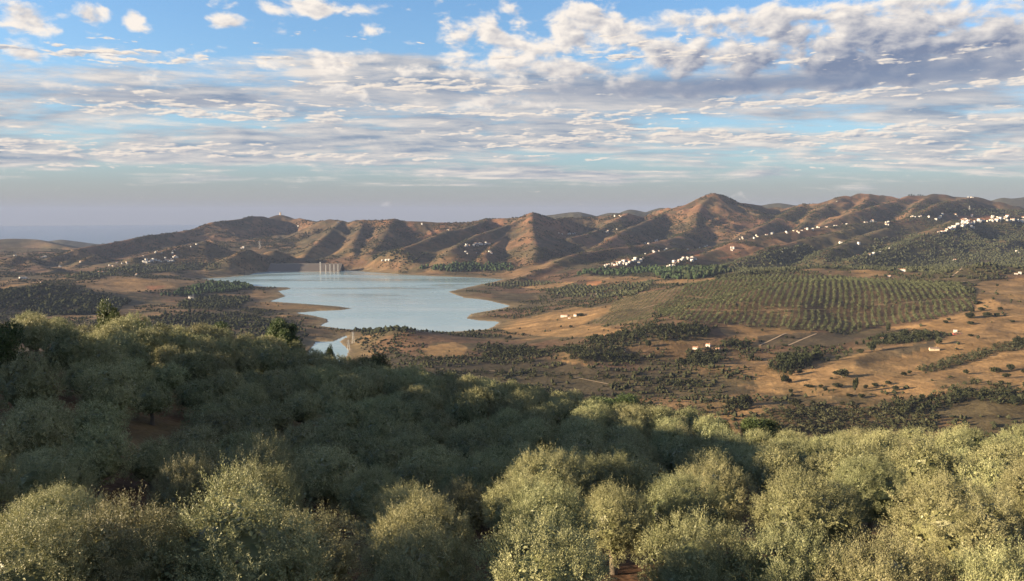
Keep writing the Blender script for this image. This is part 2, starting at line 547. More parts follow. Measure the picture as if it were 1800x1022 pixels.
FAR_RIDGES = [
    (.30, [(940, 384, 6300), (965, 378, 6300), (1000, 374, 6300), (1017, 373, 6300), (1050, 377, 6350), (1075, 374, 6400), (1095, 370, 6450), (1110, 368, 6500), (1135, 371, 6500),
           (1175, 363, 6600), (1200, 368, 6600), (1290, 362, 6700), (1345, 359, 6700), (1370, 357, 6700), (1400, 359.5, 6700), (1440, 366, 6700)]),
    (.30, [(1690, 368, 6500), (1747, 352, 6500), (1765, 346, 6500), (1800, 346.5, 6500), (1850, 342, 6500), (1950, 350, 6500)]),
    (.22, [(-120, 426, 4700), (-40, 421, 4800), (0, 420.5, 4800), (58, 419.5, 4850), (72, 423, 4800), (83, 427, 4700), (108, 433, 4500), (140, 438, 4400)]),
    (.16, [(60, 428, 6600), (85, 424, 6600), (107, 421.5, 6600), (120, 424.5, 6600), (150, 428, 6600)]),
    (.14, [(-80, 430, 4300), (0, 432, 4300), (60, 437, 4250), (110, 440, 4200)]),
]
# ground of the valley: photo px, py, height above the lake
VALLEY = [
    (1450, 745, 50), (1450, 690, 55), (1700, 720, 62), (1790, 700, 67), (1600, 650, 66), (1700, 640, 71), (1300, 690, 47), (1200, 700, 40), (1000, 690, 30), (1300, 650, 50),
    (1100, 650, 38), (900, 650, 30), (750, 650, 26), (1300, 610, 51), (1000, 620, 34), (1150, 578, 66), (1090, 592, 54), (1215, 588, 60), (1160, 618, 46),
    (1300, 582, 58), (1500, 586, 63), (1400, 530, 93), (1450, 487, 101), (1250, 494, 92), (1650, 494, 104), (1700, 545, 92), (1560, 520, 99), (1530, 565, 68), (1350, 500, 99), (1250, 530, 84),
    (1460, 560, 70), (1790, 490, 109), (1790, 560, 89), (1790, 620, 77), (1600, 600, 72), (1450, 620, 57),
    (1100, 500, 44), (1000, 520, 15), (950, 550, 10), (1000, 560, 24), (1010, 553, 27), (950, 590, 16), (1000, 590, 27), (1100, 545, 46), (1200, 545, 58), (1200, 490, 62), (960, 492, 12), (1100, 481, 47),
    (1250, 476, 72), (1040, 487, 28), (880, 600, 16), (800, 625, 24), (830, 608, 28), (740, 606, 20), (680, 578, 34), (640, 582, 24), (720, 584, 22), (700, 612, 16), (620, 630, 8), (660, 650, 14),
    (900, 612, 24), (450, 585, 10), (430, 560, 9), (400, 521, 9), (330, 520, 14), (300, 545, 16), (250, 492, 36), (340, 496, 12), (180, 505, 30), (80, 502, 55), (10, 508, 52), (160, 512, 40),
    (230, 531, 20), (100, 552, 22), (0, 560, 28), (250, 560, 24), (350, 545, 18), (380, 570, 16), (0, 482, 40), (150, 482, 36), (230, 475, 34), (300, 470, 30), (400, 474, 14), (60, 495, 34),
    (1500, 472, 97), (1600, 478, 104), (1705, 463, 135), (1665, 482, 108), (1755, 480, 112), (1800, 474, 124), (1400, 472, 90), (1330, 476, 84),
    (800, 478, 10), (880, 480, 12), (720, 474, 14),
]


def ridge_pts(rs):
    out = []
    for s, pts in rs:
        out.append((s, np.array([P(*p) for p in pts])))
    return out


RID = ridge_pts(RIDGES)
FRID = ridge_pts(FAR_RIDGES)


class TPS:
    def __init__(self, xy, z, lam=1e-3, unit=1000.0):
        self.u = unit
        self.xy = np.asarray(xy, float) / unit
        n = len(xy)
        d = self.xy[:, None] - self.xy[None]
        K = self.k((d ** 2).sum(2)) + lam * np.eye(n)
        Pm = np.concatenate([np.ones((n, 1)), self.xy], 1)
        A = np.block([[K, Pm], [Pm.T, np.zeros((3, 3))]])
        b = np.concatenate([np.asarray(z, float), np.zeros(3)])
        s = np.linalg.solve(A, b)
        self.w, self.a = s[:n], s[n:]

    @staticmethod
    def k(r2):
        return 0.5 * r2 * np.log(r2 + 1e-12)

    def __call__(self, x, y):
        sh = x.shape
        x, y = x.ravel() / self.u, y.ravel() / self.u
        out = np.empty(len(x))
        for i in range(0, len(x), 20000):
            xs, ys = x[i:i + 20000], y[i:i + 20000]
            r2 = (xs[:, None] - self.xy[:, 0]) ** 2 + (ys[:, None] - self.xy[:, 1]) ** 2
            out[i:i + 20000] = self.k(r2) @ self.w + self.a[0] + self.a[1] * xs + self.a[2] * ys
        return out.reshape(sh)


vp = [PZ(*p) for p in VALLEY]
for s, pts in RID:
    for p in pts[::2]:
        foot = 40.0
        vp.append(np.array([p[0], p[1], p[2] - 0.46 * (p[2] - foot) - 6]))
vp += [np.array(q, float) for q in ((-2900, 4250, 5), (-3400, 4900, -60), (-2450, 4600, 0), (-3700, 4300, 0), (-2300, 5200, -60), (-4200, 3600, 30))]
vp = np.array(vp)
# drop near-duplicate control points
keep = []
for i in range(len(vp)):
    if all((vp[i, 0] - vp[j, 0]) ** 2 + (vp[i, 1] - vp[j, 1]) ** 2 > 40 ** 2 for j in keep):
        keep.append(i)
vp = vp[keep]
TV = TPS(vp[:, :2], vp[:, 2], lam=2e-3)

# near hillside: photo px, py of tree tops, forward distance, tree height
NEAR = [(420, 835, 17, 5), (700, 930, 18, 4.5), (950, 925, 17, 4.5), (1420, 828, 30, 4.8), (1700, 742, 68, 4.8), (1550, 760, 70, 4.6), (1250, 725, 88, 4.8), (1080, 700, 98, 4.8),
        (1350, 745, 80, 4.8), (900, 672, 106, 4.8), (700, 645, 113, 4.8), (600, 632, 116, 4.8), (500, 590, 116, 4.8), (360, 565, 108, 4.8), (230, 556, 95, 4.8), (60, 543, 70, 4.8),
        (300, 760, 50, 4.6), (600, 800, 45, 4.6), (900, 780, 55, 4.6), (1150, 790, 50, 4.6), (700, 700, 76, 4.6), (300, 655, 70, 4.6), (0, 700, 48, 4.6), (1700, 850, 27, 4.8),
        (80, 795, 36, 4.6), (1780, 960, 16, 4.3), (40, 905, 16, 4.3), (1240, 935, 18, 4.5), (1550, 945, 17, 4.4), (1000, 700, 92, 4.6), (150, 600, 72, 4.6)]
npt = []
for (a, b, Y, h) in NEAR:
    p = P(a, b, Y)
    npt.append([p[0], p[1], p[2] - h + 1.0])
npt += [[0, 2, CAMZ - 6.0], [-12, 3, CAMZ - 4.5], [12, 3, CAMZ - 7.5], [0, -12, CAMZ - 2.5], [-40, 10, CAMZ - 4], [40, 10, CAMZ - 10], [-70, 20, CAMZ - 3.5], [70, 30, CAMZ - 16], [-90, 90, CAMZ - 14], [90, 70, CAMZ - 24],
        [-40, -40, CAMZ + 6], [40, -40, CAMZ + 1]]
npt = np.array(npt)
TN = TPS(npt[:, :2], npt[:, 2], lam=0.02, unit=50.0)
CREST = np.array([(-400, 78), (0, 78), (230, 104), (360, 118), (500, 124), (700, 124), (900, 117), (1100, 107), (1250, 97), (1350, 90), (1500, 82), (1700, 78), (2200, 78)], float)
CTH = np.arctan((CREST[:, 0] - 900) / F)


def knoll(x, y):
    """rise beside the grove, outside the picture on the left, whose shade lies across the trees"""
    dx, dy = (x + 112) / 40.0, (y - 48) / 31.0
    return 22.5 * np.exp(-(dx * dx) ** 1.2 - (dy * dy) ** 2)


def height(x, y, detail=True):
    rho = np.hypot(x, y)
    th = np.arctan2(x, y)
    # ---- far country
    tx, ty = x, y
    far = rho > 120
    z = np.full(x.shape, -230.0)
    xf, yf, rf, tf = x[far], y[far], rho[far], th[far]
    V = TV(xf, yf)
    side = sstep(np.abs(tf), R(40), R(62))
    V = V * (1 - side) + side * (70 + 50 * fbm(xf / 900, yf / 900, 3, 5))
    drop = sstep(rf, 4900, 8200)
    V = np.clip(V, np.where(rf > 3900, -120, 4), 420) * (1 - drop) + (-222.0) * drop
    nz = fbm(xf / 260, yf / 260, 4, 31) - 0.5
    V = V + nz * 14 * (1 - drop) * sstep(rf, 600, 1000)
    wx = xf + 55 * (fbm(xf / 300, yf / 300, 3, 71) - .5) * 2
    wy = yf + 55 * (fbm(xf / 300, yf / 300, 3, 72) - .5) * 2
    M = np.full(xf.shape, -500.0)
    dmin = np.full(xf.shape, 1e9)
    for rs, k in ((RID, 9.0), (FRID, 12.0)):
        for s, pts in rs:
            lo, hi = pts[:, :2].min(0) - 900, pts[:, :2].max(0) + 900
            sel = (xf > lo[0]) & (xf < hi[0]) & (yf > lo[1]) & (yf < hi[1])
            if not sel.any():
                continue
            xs, ys = xf[sel], yf[sel]
            best = np.full(xs.shape, -1e9)
            bd = np.full(xs.shape, 1e9)
            for (p, q) in zip(pts[:-1], pts[1:]):
                ex, ey = q[0] - p[0], q[1] - p[1]
                L2 = ex * ex + ey * ey
                t0 = np.clip(((xs - p[0]) * ex + (ys - p[1]) * ey) / L2, 0, 1)
                d0 = np.hypot(xs - p[0] - t0 * ex, ys - p[1] - t0 * ey)
                # warp grows with the distance from the crest, so crests stay put
                w = np.clip(d0 / 120, 0, 1)
                xw, yw = xs + (wx[sel] - xs) * w, ys + (wy[sel] - ys) * w
                t = np.clip(((xw - p[0]) * ex + (yw - p[1]) * ey) / L2, 0, 1)
                d = np.hypot(xw - p[0] - t * ex, yw - p[1] - t * ey)
                zz = p[2] + t * (q[2] - p[2]) - 1.18 * s * 760 * np.log1p((np.sqrt(d * d + 14 * 14) - 14) / 760)
                best = np.maximum(best, zz)
                bd = np.minimum(bd, d0)
            M[sel] = smax(M[sel], best, k)
            dmin[sel] = np.minimum(dmin[sel], bd)
    zf = smax(V, M, 10.0)
    mount = sstep(zf, 55, 150) * sstep(rf, 2300, 2900) * (1 - drop)
    g = ridged(xf / 330 + nz, yf / 330 - nz, 5, 91) - 0.42
    away = 1 - np.exp(-(dmin / 85.0) ** 2)
    zf = zf + mount * g * 52 * (0.10 + 0.88 * away)
    zf = zf + mount * (fbm(xf / 62, yf / 62, 4, 95, .6) - .5) * 16 * (.3 + .7 * away)
    gul = ridged(xf / 190, yf / 190, 4, 191) - 0.4
    low = (1 - mount) * sstep(rf, 500, 900) * (1 - sstep(rf, 3900, 4500))
    zf = zf + low * gul * 8 * sstep(zf, 8, 40)
    # ---- lake bed and shore
    sd = np.minimum(poly_sd(xf, yf, LAKE), poly_sd(xf, yf, COVE))
    shore = 0.35 + 0.055 * np.clip(sd, 0, 400)
    t = sstep(sd, 8, 120)
    zl = np.where(sd > 0, np.minimum(zf, shore) * (1 - t) + np.maximum(zf, 2.0) * t, -0.6 - 0.05 * np.clip(-sd, 0, 300))
    zf = np.where(rf < 5000, zl, zf)
    zf = np.where(rf > 5000, np.where(rf > 13300, -240.0, zf), zf)
    z[far] = zf
    # ---- near hillside
    near = rho < 2600
    xn, yn, rn, tn = x[near], y[near], rho[near], th[near]
    Rc = np.interp(tn, CTH, CREST[:, 1])
    rr = np.minimum(rn, Rc)
    k = rr / np.maximum(rn, 1e-6)
    zn = TN(xn * k, yn * k)
    over = np.maximum(rn - Rc, 0)
    zn = zn - 0.2 * over - 0.22 * (np.sqrt(over ** 2 + 25 ** 2) - 25)
    bk = sstep(np.abs(tn), R(70), R(115))
    zb = CAMZ - 6 - 0.16 * np.clip(yn, -260, 60) + 10 * (fbm(xn / 60, yn / 60, 3, 8) - .5)
    zb = zb - 0.32 * np.maximum(rn - 320, 0)
    zn = zn * (1 - bk) + zb * bk
    zn = zn + knoll(xn, yn)
    zn = zn + 0.5 * (fbm(xn / 5, yn / 5, 4, 3) - .5) * sstep(rn, 3, 12)
    z[near] = smax(zn, np.where(rn > 120, z[near], -1e3), 8.0)
    return z


# polar sheet: fine inside the view, coarse elsewhere
th_in = np.radians(np.linspace(-34.5, 34.5, 790))
th_l = np.radians(np.linspace(-180, -34.5, 90))[:-1]
th_r = np.radians(np.linspace(34.5, 180, 90))[1:]
TH = np.concatenate([th_l, th_in, th_r])
RHO = np.concatenate([np.geomspace(1.5, 220, 110)[:-1], np.geomspace(220, 1250, 130)[:-1], np.linspace(1250, 2900, 150)[:-1], np.linspace(2900, 5000, 215)[:-1],
                      np.geomspace(5000, 14500, 60)])
GT, GR = np.meshgrid(TH, RHO, indexing='ij')
GX, GY = GR * np.sin(GT), GR * np.cos(GT)
GZ = height(GX, GY)
NT_, NR_ = GX.shape


def ground(x, y):
    """height of the terrain sheet at world points"""
    x, y = np.asarray(x, float), np.asarray(y, float)
    th = np.arctan2(x, y)
    rh = np.hypot(x, y)
    i = np.clip(np.searchsorted(TH, th) - 1, 0, NT_ - 2)
    j = np.clip(np.searchsorted(RHO, rh) - 1, 0, NR_ - 2)
    u = np.clip((th - TH[i]) / (TH[i + 1] - TH[i]), 0, 1)
    v = np.clip((rh - RHO[j]) / (RHO[j + 1] - RHO[j]), 0, 1)
    return (GZ[i, j] * (1 - u) + GZ[i + 1, j] * u) * (1 - v) + (GZ[i, j + 1] * (1 - u) + GZ[i + 1, j + 1] * u) * v


def hit(px, py, rmin=300.0, rmax=13000.0):
    """first terrain point under a photo pixel, beyond rmin"""
    a, c = ray(px, py)
    rr = np.concatenate([np.geomspace(max(rmin, 1.0), 1200, 250), np.linspace(1200, 5200, 900)[1:], np.geomspace(5200, rmax, 100)[1:]]) if rmin < 1200 else \
        np.concatenate([np.linspace(rmin, 5200, 900), np.geomspace(5200, rmax, 100)[1:]])
    Y = rr
    zt = ground(a * Y, Y)
    zr = CAMZ + c * Y
    below = np.nonzero(zr <= zt)[0]
    if len(below) == 0:
        return None
    k = below[0]
    if k == 0:
        Yh = Y[0]
    else:
        d0, d1 = zr[k - 1] - zt[k - 1], zr[k] - zt[k]
        Yh = Y[k - 1] + (Y[k] - Y[k - 1]) * d0 / (d0 - d1 + 1e-9)
    return np.array([a * Yh, Yh, float(ground(a * Yh, Yh))])


# ------------------------------------------------------------------ land use and ground tone seen in the photograph, as outlines laid on the ground
ORCHARD = [[(1140, 545), (1150, 520), (1215, 500), (1290, 488), (1370, 483), (1450, 486), (1500, 489), (1600, 494), (1690, 499), (1705, 530), (1716, 537),
            (1700, 545), (1660, 556), (1600, 567), (1540, 575), (1500, 586), (1440, 580), (1380, 576), (1300, 572), (1240, 568), (1180, 560)]]
YOUNG = [[(1075, 535), (1100, 522), (1150, 512), (1200, 505), (1185, 525), (1150, 540), (1140, 566), (1080, 572), (1040, 568), (1070, 550)]]
TAN = [[(1715, 500), (1740, 492), (1800, 490), (1840, 490), (1840, 600), (1700, 590), (1600, 580), (1560, 578), (1660, 558), (1715, 543)],
       [(1255, 572), (1380, 578), (1500, 590), (1440, 585), (1360, 605), (1330, 615), (1290, 598)],
       [(905, 562), (960, 548), (1010, 540), (1090, 545), (1070, 555), (1020, 570), (1100, 580), (1060, 592), (960, 592), (900, 586), (880, 576)],
       [(905, 505), (950, 498), (1010, 496), (1000, 503), (940, 510)], [(1025, 500), (1060, 494), (1045, 508), (1030, 508)],
       [(1140, 496), (1180, 492), (1260, 489), (1260, 496), (1200, 500), (1150, 500)],
       [(140, 507), (180, 500), (230, 491), (290, 490), (345, 494), (330, 503), (270, 512), (200, 516)],
       [(1490, 475), (1540, 471), (1565, 476), (1550, 486), (1500, 488)],
       [(0, 506), (20, 500), (75, 495), (60, 499), (20, 506), (0, 510)],
       [(115, 548), (130, 540), (170, 537), (240, 538), (230, 546), (160, 548)],
       [(1330, 640), (1420, 650), (1440, 640), (1550, 610), (1800, 570), (1840, 600), (1840, 690), (1700, 700), (1560, 690), (1450, 700), (1330, 690)],
       [(740, 622), (745, 610), (800, 600), (825, 610), (820, 626), (770, 628)],
       [(960, 622), (1000, 620), (1060, 635), (1090, 640), (1000, 640)],
       [(450, 558), (500, 553), (520, 556), (480, 560)], [(440, 530), (500, 531), (610, 542), (560, 545), (480, 545), (420, 540)]]
PLOUGH = [[(1385, 608), (1440, 585), (1510, 592), (1480, 607), (1420, 610)], [(1500, 632), (1560, 612), (1640, 600), (1650, 607), (1580, 628), (1500, 645)],
          [(1365, 620), (1420, 612), (1450, 620), (1400, 632)],
          [(1330, 590), (1440, 584), (1400, 606), (1338, 612)]]
DARK_GROUND = [[(600, 660), (640, 628), (700, 618), (740, 628), (830, 632), (960, 632), (1100, 650), (1250, 660), (1330, 690), (1200, 700), (1000, 700), (800, 690), (650, 680)]]  # darker green-brown ground across the middle of the valley
RED = [[(1030, 497), (1060, 493), (1050, 505), (1035, 508)], [(255, 505), (290, 502), (270, 512)], [(1240, 480), (1290, 472), (1280, 478)],
       [(1255, 455), (1290, 450), (1275, 458)], [(1200, 445), (1240, 440), (1225, 450)], [(1680, 380), (1750, 380), (1740, 386), (1690, 387)]]
GREEN = [[(1400, 472), (1400, 420), (1500, 400), (1650, 392), (1820, 380), (1840, 480), (1700, 485), (1500, 474)], [(1180, 480), (1290, 455), (1420, 425), (1450, 470), (1340, 482)],
         [(1620, 484), (1690, 462), (1760, 475), (1750, 487)]]
WOOD = [  # dense trees: outline, spacing in metres, crown radius, colour class
    ([(730, 475), (760, 468), (830, 464), (900, 468), (905, 476), (830, 479)], 11, 6.0, 'pine'),
    ([(1010, 485), (1060, 474), (1160, 474), (1240, 474), (1260, 488), (1170, 492), (1150, 480), (1080, 484)], 12, 6.5, 'pine'),
    ([(1160, 488), (1220, 474), (1290, 477), (1250, 487), (1195, 492)], 12, 6.5, 'green'),
    ([(960, 512), (1010, 502), (1060, 506), (1100, 500), (1150, 495), (1140, 508), (1110, 520), (1050, 527), (990, 523)], 11, 5.0, 'olive'),
    ([(850, 502), (900, 495), (960, 494), (990, 498), (940, 503), (890, 506)], 11, 4.6, 'olive'),
    ([(1025, 605), (1040, 595), (1090, 590), (1130, 578), (1180, 572), (1240, 574), (1250, 590), (1220, 600), (1190, 600), (1120, 610), (1060, 612)], 9, 4.6, 'dark'),
    ([(960, 612), (1050, 612), (1120, 618), (1170, 628), (1130, 636), (1080, 640), (1020, 628)], 9, 4.4, 'dark'),
    ([(1270, 608), (1285, 600), (1325, 604), (1322, 612), (1290, 614)], 8, 4.6, 'dark'),
    ([(1200, 640), (1215, 618), (1260, 620), (1270, 636), (1240, 645)], 9, 5.0, 'dark'),
    ([(1345, 650), (1370, 632), (1400, 625), (1440, 615), (1445, 630), (1400, 650), (1375, 662)], 8, 4.8, 'green'),
    ([(1530, 598), (1570, 590), (1620, 584), (1660, 588), (1655, 598), (1600, 604), (1540, 608)], 8, 4.2, 'dark'),
    ([(1610, 652), (1650, 635), (1700, 622), (1760, 605), (1840, 585), (1840, 610), (1750, 622), (1700, 640), (1640, 656)], 8, 3.6, 'olive'),
    ([(1540, 720), (1560, 705), (1640, 700), (1670, 690), (1800, 690), (1840, 700), (1840, 720), (1700, 705), (1650, 725), (1560, 735)], 9, 4.4, 'dark'),
    ([(1330, 765), (1340, 722), (1420, 716), (1540, 718), (1650, 730), (1640, 760), (1500, 780), (1400, 780)], 8.5, 3.9, 'grove'),
    ([(1180, 740), (1200, 712), (1260, 700), (1325, 700), (1325, 720), (1270, 728)], 9, 4.2, 'dark'),
    ([(560, 690), (700, 668), (800, 668), (980, 690), (1150, 712), (1150, 740), (900, 720), (700, 710)], 9, 3.8, 'dark'),
    ([(840, 628), (870, 618), (930, 610), (960, 625), (910, 632)], 10, 4.2, 'dark'),
    ([(610, 585), (640, 578), (680, 574), (712, 578), (720, 583), (660, 586)], 10, 4.4, 'dark'),
    ([(280, 522), (320, 510), (370, 498), (430, 500), (445, 507), (400, 514), (330, 522)], 11, 5.0, 'pine'),
    ([(190, 472), (260, 466), (310, 464), (390, 462), (385, 475), (300, 477), (200, 486), (140, 492), (110, 488)], 13, 5.5, 'olive'),
    ([(310, 540), (330, 528), (380, 522), (440, 524), (430, 535), (380, 545)], 10, 4.2, 'dark'),
    ([(-20, 545), (0, 512), (80, 503), (150, 513), (230, 530), (200, 550), (100, 556)], 10, 5.4, 'dark'),
    ([(250, 560), (330, 548), (420, 552), (480, 566), (540, 580), (540, 600), (400, 590), (300, 580)], 11, 3.6, 'dark'),
    ([(1400, 472), (1420, 445), (1480, 456), (1600, 450), (1700, 420), (1840, 405), (1840, 486), (1760, 484), (1700, 462), (1660, 484), (1500, 474)], 12, 4.6, 'olive'),
    ([(1490, 470), (1540, 420), (1640, 412), (1700, 400), (1840, 395), (1840, 420), (1650, 450)], 13, 4.8, 'olive'),
    ([(1660, 370), (1740, 368), (1840, 372), (1840, 378), (1700, 380)], 12, 5.2, 'olive'),
    ([(1180, 480), (1260, 468), (1300, 458), (1340, 445), (1420, 430), (1450, 450), (1400, 475), (1330, 482)], 13, 5.0, 'olive'),
    ([(1620, 484), (1690, 464), (1760, 477), (1750, 487)], 12, 3.0, 'olive'),
    ([(640, 455), (700, 440), (760, 445), (720, 465)], 14, 5, 'dark'), ([(420, 452), (520, 455), (500, 465), (420, 462)], 13, 5, 'dark'),
    ([(650, 668), (720, 660), (760, 690), (700, 700)], 9, 4, 'dark'),
    ([(700, 655), (900, 652), (1100, 664), (1250, 676), (1250, 684), (1100, 674), (900, 662), (700, 664)], 11, 3.4, 'dark'),
    ([(830, 612), (860, 606), (960, 616), (1060, 632), (1040, 640), (930, 626)], 11, 4.0, 'dark'),
    ([(740, 632), (830, 628), (940, 634), (940, 638), (830, 634), (740, 637)], 11, 3.2, 'dark'),
    ([(1660, 690), (1700, 668), (1800, 676), (1840, 684), (1840, 700), (1700, 700)], 10, 3.8, 'dark'),
    ([(1640, 672), (1690, 660), (1720, 668), (1690, 684), (1650, 684)], 14, 2.6, 'dark'),
]


def mat_new(name):
    m = bpy.data.materials.new(name)
    m.use_nodes = True
    t = NT(m.node_tree)
    bsdf = t.n['Principled BSDF']
    return m, t, bsdf


def build_ground_material():
    m, t, b = mat_new("earth_and_grass")
    at = t.node('ShaderNodeAttribute', attribute_name='albedo')
    geo = t.node('ShaderNodeNewGeometry')
    n1 = t.noise(geo.outputs['Position'], 0.022, 6, 0.62)
    n2 = t.noise(geo.outputs['Position'], 0.15, 5, 0.65)
    n3 = t.noise(geo.outputs['Position'], 1.7, 4, 0.65)
    f = t.m('MULTIPLY', t.lin(n1, 0.3, 0.7, 0.70, 1.30), t.lin(n2, 0.3, 0.7, 0.72, 1.28))
    f = t.m('MULTIPLY', f, t.lin(n3, 0.3, 0.7, 0.8, 1.2))
    vm = t.node('ShaderNodeVectorMath', operation='SCALE')
    t.l.new(at.outputs['Color'], vm.inputs[0])
    t.l.new(f, vm.inputs['Scale'])
    t.l.new(vm.outputs[0], b.inputs['Base Color'])
    b.inputs['Roughness'].default_value = 0.95
    b.inputs['Specular IOR Level'].default_value = 0.1
    bp = t.node('ShaderNodeBump')
    bp.inputs['Strength'].default_value = 0.6
    bp.inputs['Distance'].default_value = 2.2
    t.l.new(t.m('MULTIPLY_ADD', n2, 1.0, t.m('MULTIPLY', n1, 3.0)), bp.inputs['Height'])
    t.l.new(bp.outputs[0], b.inputs['Normal'])
    return m


def build_terrain():
    x, y, z = GX.ravel(), GY.ravel(), GZ.ravel()
    rho = np.hypot(x, y)
    px, py = proj(x, y, z)
    infront = y > 1
    px = np.where(infront, px, -9999)
    # jitter the outlines a little so that no field has a ruled edge
    jx = px + 18 * (fbm(x / 60, y / 60, 3, 401) - .5)
    jy = py + 5 * (fbm(x / 60, y / 60, 3, 402) - .5)
    n_big = fbm(x / 420, y / 420, 4, 51)
    n_mid = fbm(x / 110, y / 110, 5, 52, 0.6)
    n_fin = fbm(x / 28, y / 28, 4, 53, 0.65)
    C = lambda *c: np.array(c)
    grass, soil = C(.215, .139, .068), C(.155, .094, .055)
    scrub, khaki = C(.085, .075, .040), C(.20, .155, .083)

    def lerp(a, b, f):
        return a + (b - a) * f[:, None]
    col = np.tile(grass, (len(x), 1))
    col = lerp(col, np.tile(soil, (len(x), 1)), sstep(n_big, .45, .62))
    col = lerp(col, np.tile(scrub, (len(x), 1)), sstep(n_mid, .43, .60) * 0.80)
    # mountains: reddish brown slopes under patchy scrub
    mt = sstep(z, 60, 120) * sstep(rho, 2500, 3000)
    mcol = np.tile(C(.205, .122, .067), (len(x), 1))
    mcol = lerp(mcol, np.tile(C(.240, .128, .074), (len(x), 1)), sstep(n_big, .42, .62))
    mcol = lerp(mcol, np.tile(C(.082, .072, .043), (len(x), 1)), sstep(n_mid * .6 + n_fin * .4, .46, .58) * .8)
    mcol = lerp(mcol, np.tile(C(.065, .062, .040), (len(x), 1)), sstep(fbm(x / 240, y / 240, 4, 58), .52, .66) * .6)
    col = lerp(col, mcol, mt)
    far = sstep(rho, 5000, 6000)
    col = lerp(col, np.tile(C(.09, .085, .055), (len(x), 1)), far)
    for polys, c, a in ((GREEN, C(.105, .090, .046), .75), (TAN, C(.34, .212, .095), .9), (PLOUGH, C(.092, .075, .046), .92), (DARK_GROUND, C(.070, .060, .036), .9), (RED, C(.37, .155, .070), .8),
                        (YOUNG, C(.19, .145, .078), .85), (ORCHARD, C(.17, .115, .066), .95)):
        for q in polys:
            s = inpoly(jx, jy, q) & (rho > 420)
            mix = a * (0.62 + 0.38 * sstep(n_mid[s], .62, .42))
            col[s] = col[s] * (1 - mix[:, None]) + c * mix[:, None]
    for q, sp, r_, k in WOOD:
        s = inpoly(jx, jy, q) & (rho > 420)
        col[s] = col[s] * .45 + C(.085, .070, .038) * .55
    # drawdown margin of the reservoir
    near_lake = (rho > 1000) & (rho < 4200)
    sd = np.full(len(x), 1e9)
    sd[near_lake] = np.minimum(poly_sd(x[near_lake], y[near_lake], LAKE), poly_sd(x[near_lake], y[near_lake], COVE))
    band = (1 - sstep(sd + 26 * (n_fin - .5), 8, 60))
    col = lerp(col, np.tile(khaki, (len(x), 1)), band * .85)
    rim = (1 - sstep(sd, 3, 12))
    col = lerp(col, np.tile(C(.31, .235, .14), (len(x), 1)), rim * .7)
    # foreground earth
    nr = 1 - sstep(rho, 260, 420)
    fcol = lerp(np.tile(C(.150, .086, .050), (len(x), 1)), np.tile(C(.205, .150, .078), (len(x), 1)), sstep(n_fin, .45, .65))
    col = lerp(col, fcol, nr)
    strk = fbm(x / 210, y / 17, 4, 431)
    val = (rho > 420) * (1 - mt)
    col = col * (1 + val * ((strk - .5) * .9 + (n_fin - .5) * .7))[:, None]
    col = np.clip(col, .01, .6) * .60
    idx = (np.arange(NT_ - 1)[:, None] * NR_ + np.arange(NR_ - 1)[None, :])
    f = np.stack([idx, idx + NR_, idx + NR_ + 1, idx + 1], 2).reshape(-1, 4)
    # close the ring behind the camera
    j = np.arange(NR_ - 1)
    a, b = (NT_ - 1) * NR_ + j, j
    f = np.concatenate([f, np.stack([a, b, b + 1, a + 1], 1)])
    f = f[:, ::-1]
    me = mesh_np("terrain", np.stack([x, y, z], 1), f, True, colors={'albedo': col}, mat=build_ground_material())
    return link("terrain", me, kind='structure', label='brown and green hills, valley floor and olive hillside around the lake')


build_terrain()


# ------------------------------------------------------------------ water
def water_material(name, base, rough, bump_scale, bump_strength, streak=True):
    m, t, b = mat_new(name)
    geo = t.node('ShaderNodeNewGeometry')
    mp = t.node('ShaderNodeMapping')
    t.l.new(geo.outputs['Position'], mp.inputs[0])
    mp.inputs['Scale'].default_value = (0.0014, 0.0048, 1)
    s = t.noise(mp.outputs[0], 1.0, 5, 0.6, 0.6)
    b.inputs['Base Color'].default_value = (*base, 1)
    b.inputs['IOR'].default_value = 1.33
    b.inputs['Specular IOR Level'].default_value = 0.5
    if streak:
        t.l.new(t.lin(s, 0.40, 0.60, rough * 0.45, rough * 1.5), b.inputs['Roughness'])
    else:
        b.inputs['Roughness'].default_value = rough
    nz = t.noise(geo.outputs['Position'], bump_scale, 4, 0.6)
    bp = t.node('ShaderNodeBump')
    if streak:
        t.l.new(t.lin(s, 0.40, 0.60, bump_strength * .2, bump_strength), bp.inputs['Strength'])
    else:
        bp.inputs['Strength'].default_value = bump_strength
    bp.inputs['Distance'].default_value = 0.6
    t.l.new(nz, bp.inputs['Height'])
    t.l.new(bp.outputs[0], b.inputs['Normal'])
    return m


def sheet(name, poly, z, mat, **props):
    me = bpy.data.meshes.new(name)
    me.from_pydata([(a, b, z) for a, b in poly], [], [list(range(len(poly)))])
    me.materials.append(mat)
    o = link(name, me, **props)
    if me.polygons[0].normal.z < 0:
        me.flip_normals()
    return o


def grow(poly, d):
    """a rectangle round a polygon"""
    lo, hi = poly.min(0) - d, poly.max(0) + d
    return [(lo[0], lo[1]), (hi[0], lo[1]), (hi[0], hi[1]), (lo[0], hi[1])]


lake_mat = water_material("lake_water", (0.225, 0.325, 0.355), 0.22, 0.11, 0.35)
sheet("lake", grow(np.concatenate([LAKE, COVE]), 30), 0.0, lake_mat, kind='structure', label='calm blue green reservoir reflecting the cloudy sky')
sea_mat = water_material("sea_water", (0.03, 0.07, 0.12), 0.3, 0.02, 0.5, False)
SEA_R = (CAMZ + 230.0) / 0.0141
ang = np.radians(np.linspace(-100, 100, 101))
ring = [(SEA_R * math.sin(a), SEA_R * math.cos(a)) for a in ang] + [(-SEA_R * .9, -5000), (SEA_R * .9, -5000)][::-1]
sheet("sea", ring, -230.0, sea_mat, kind='structure', label='hazy blue sea along the horizon')


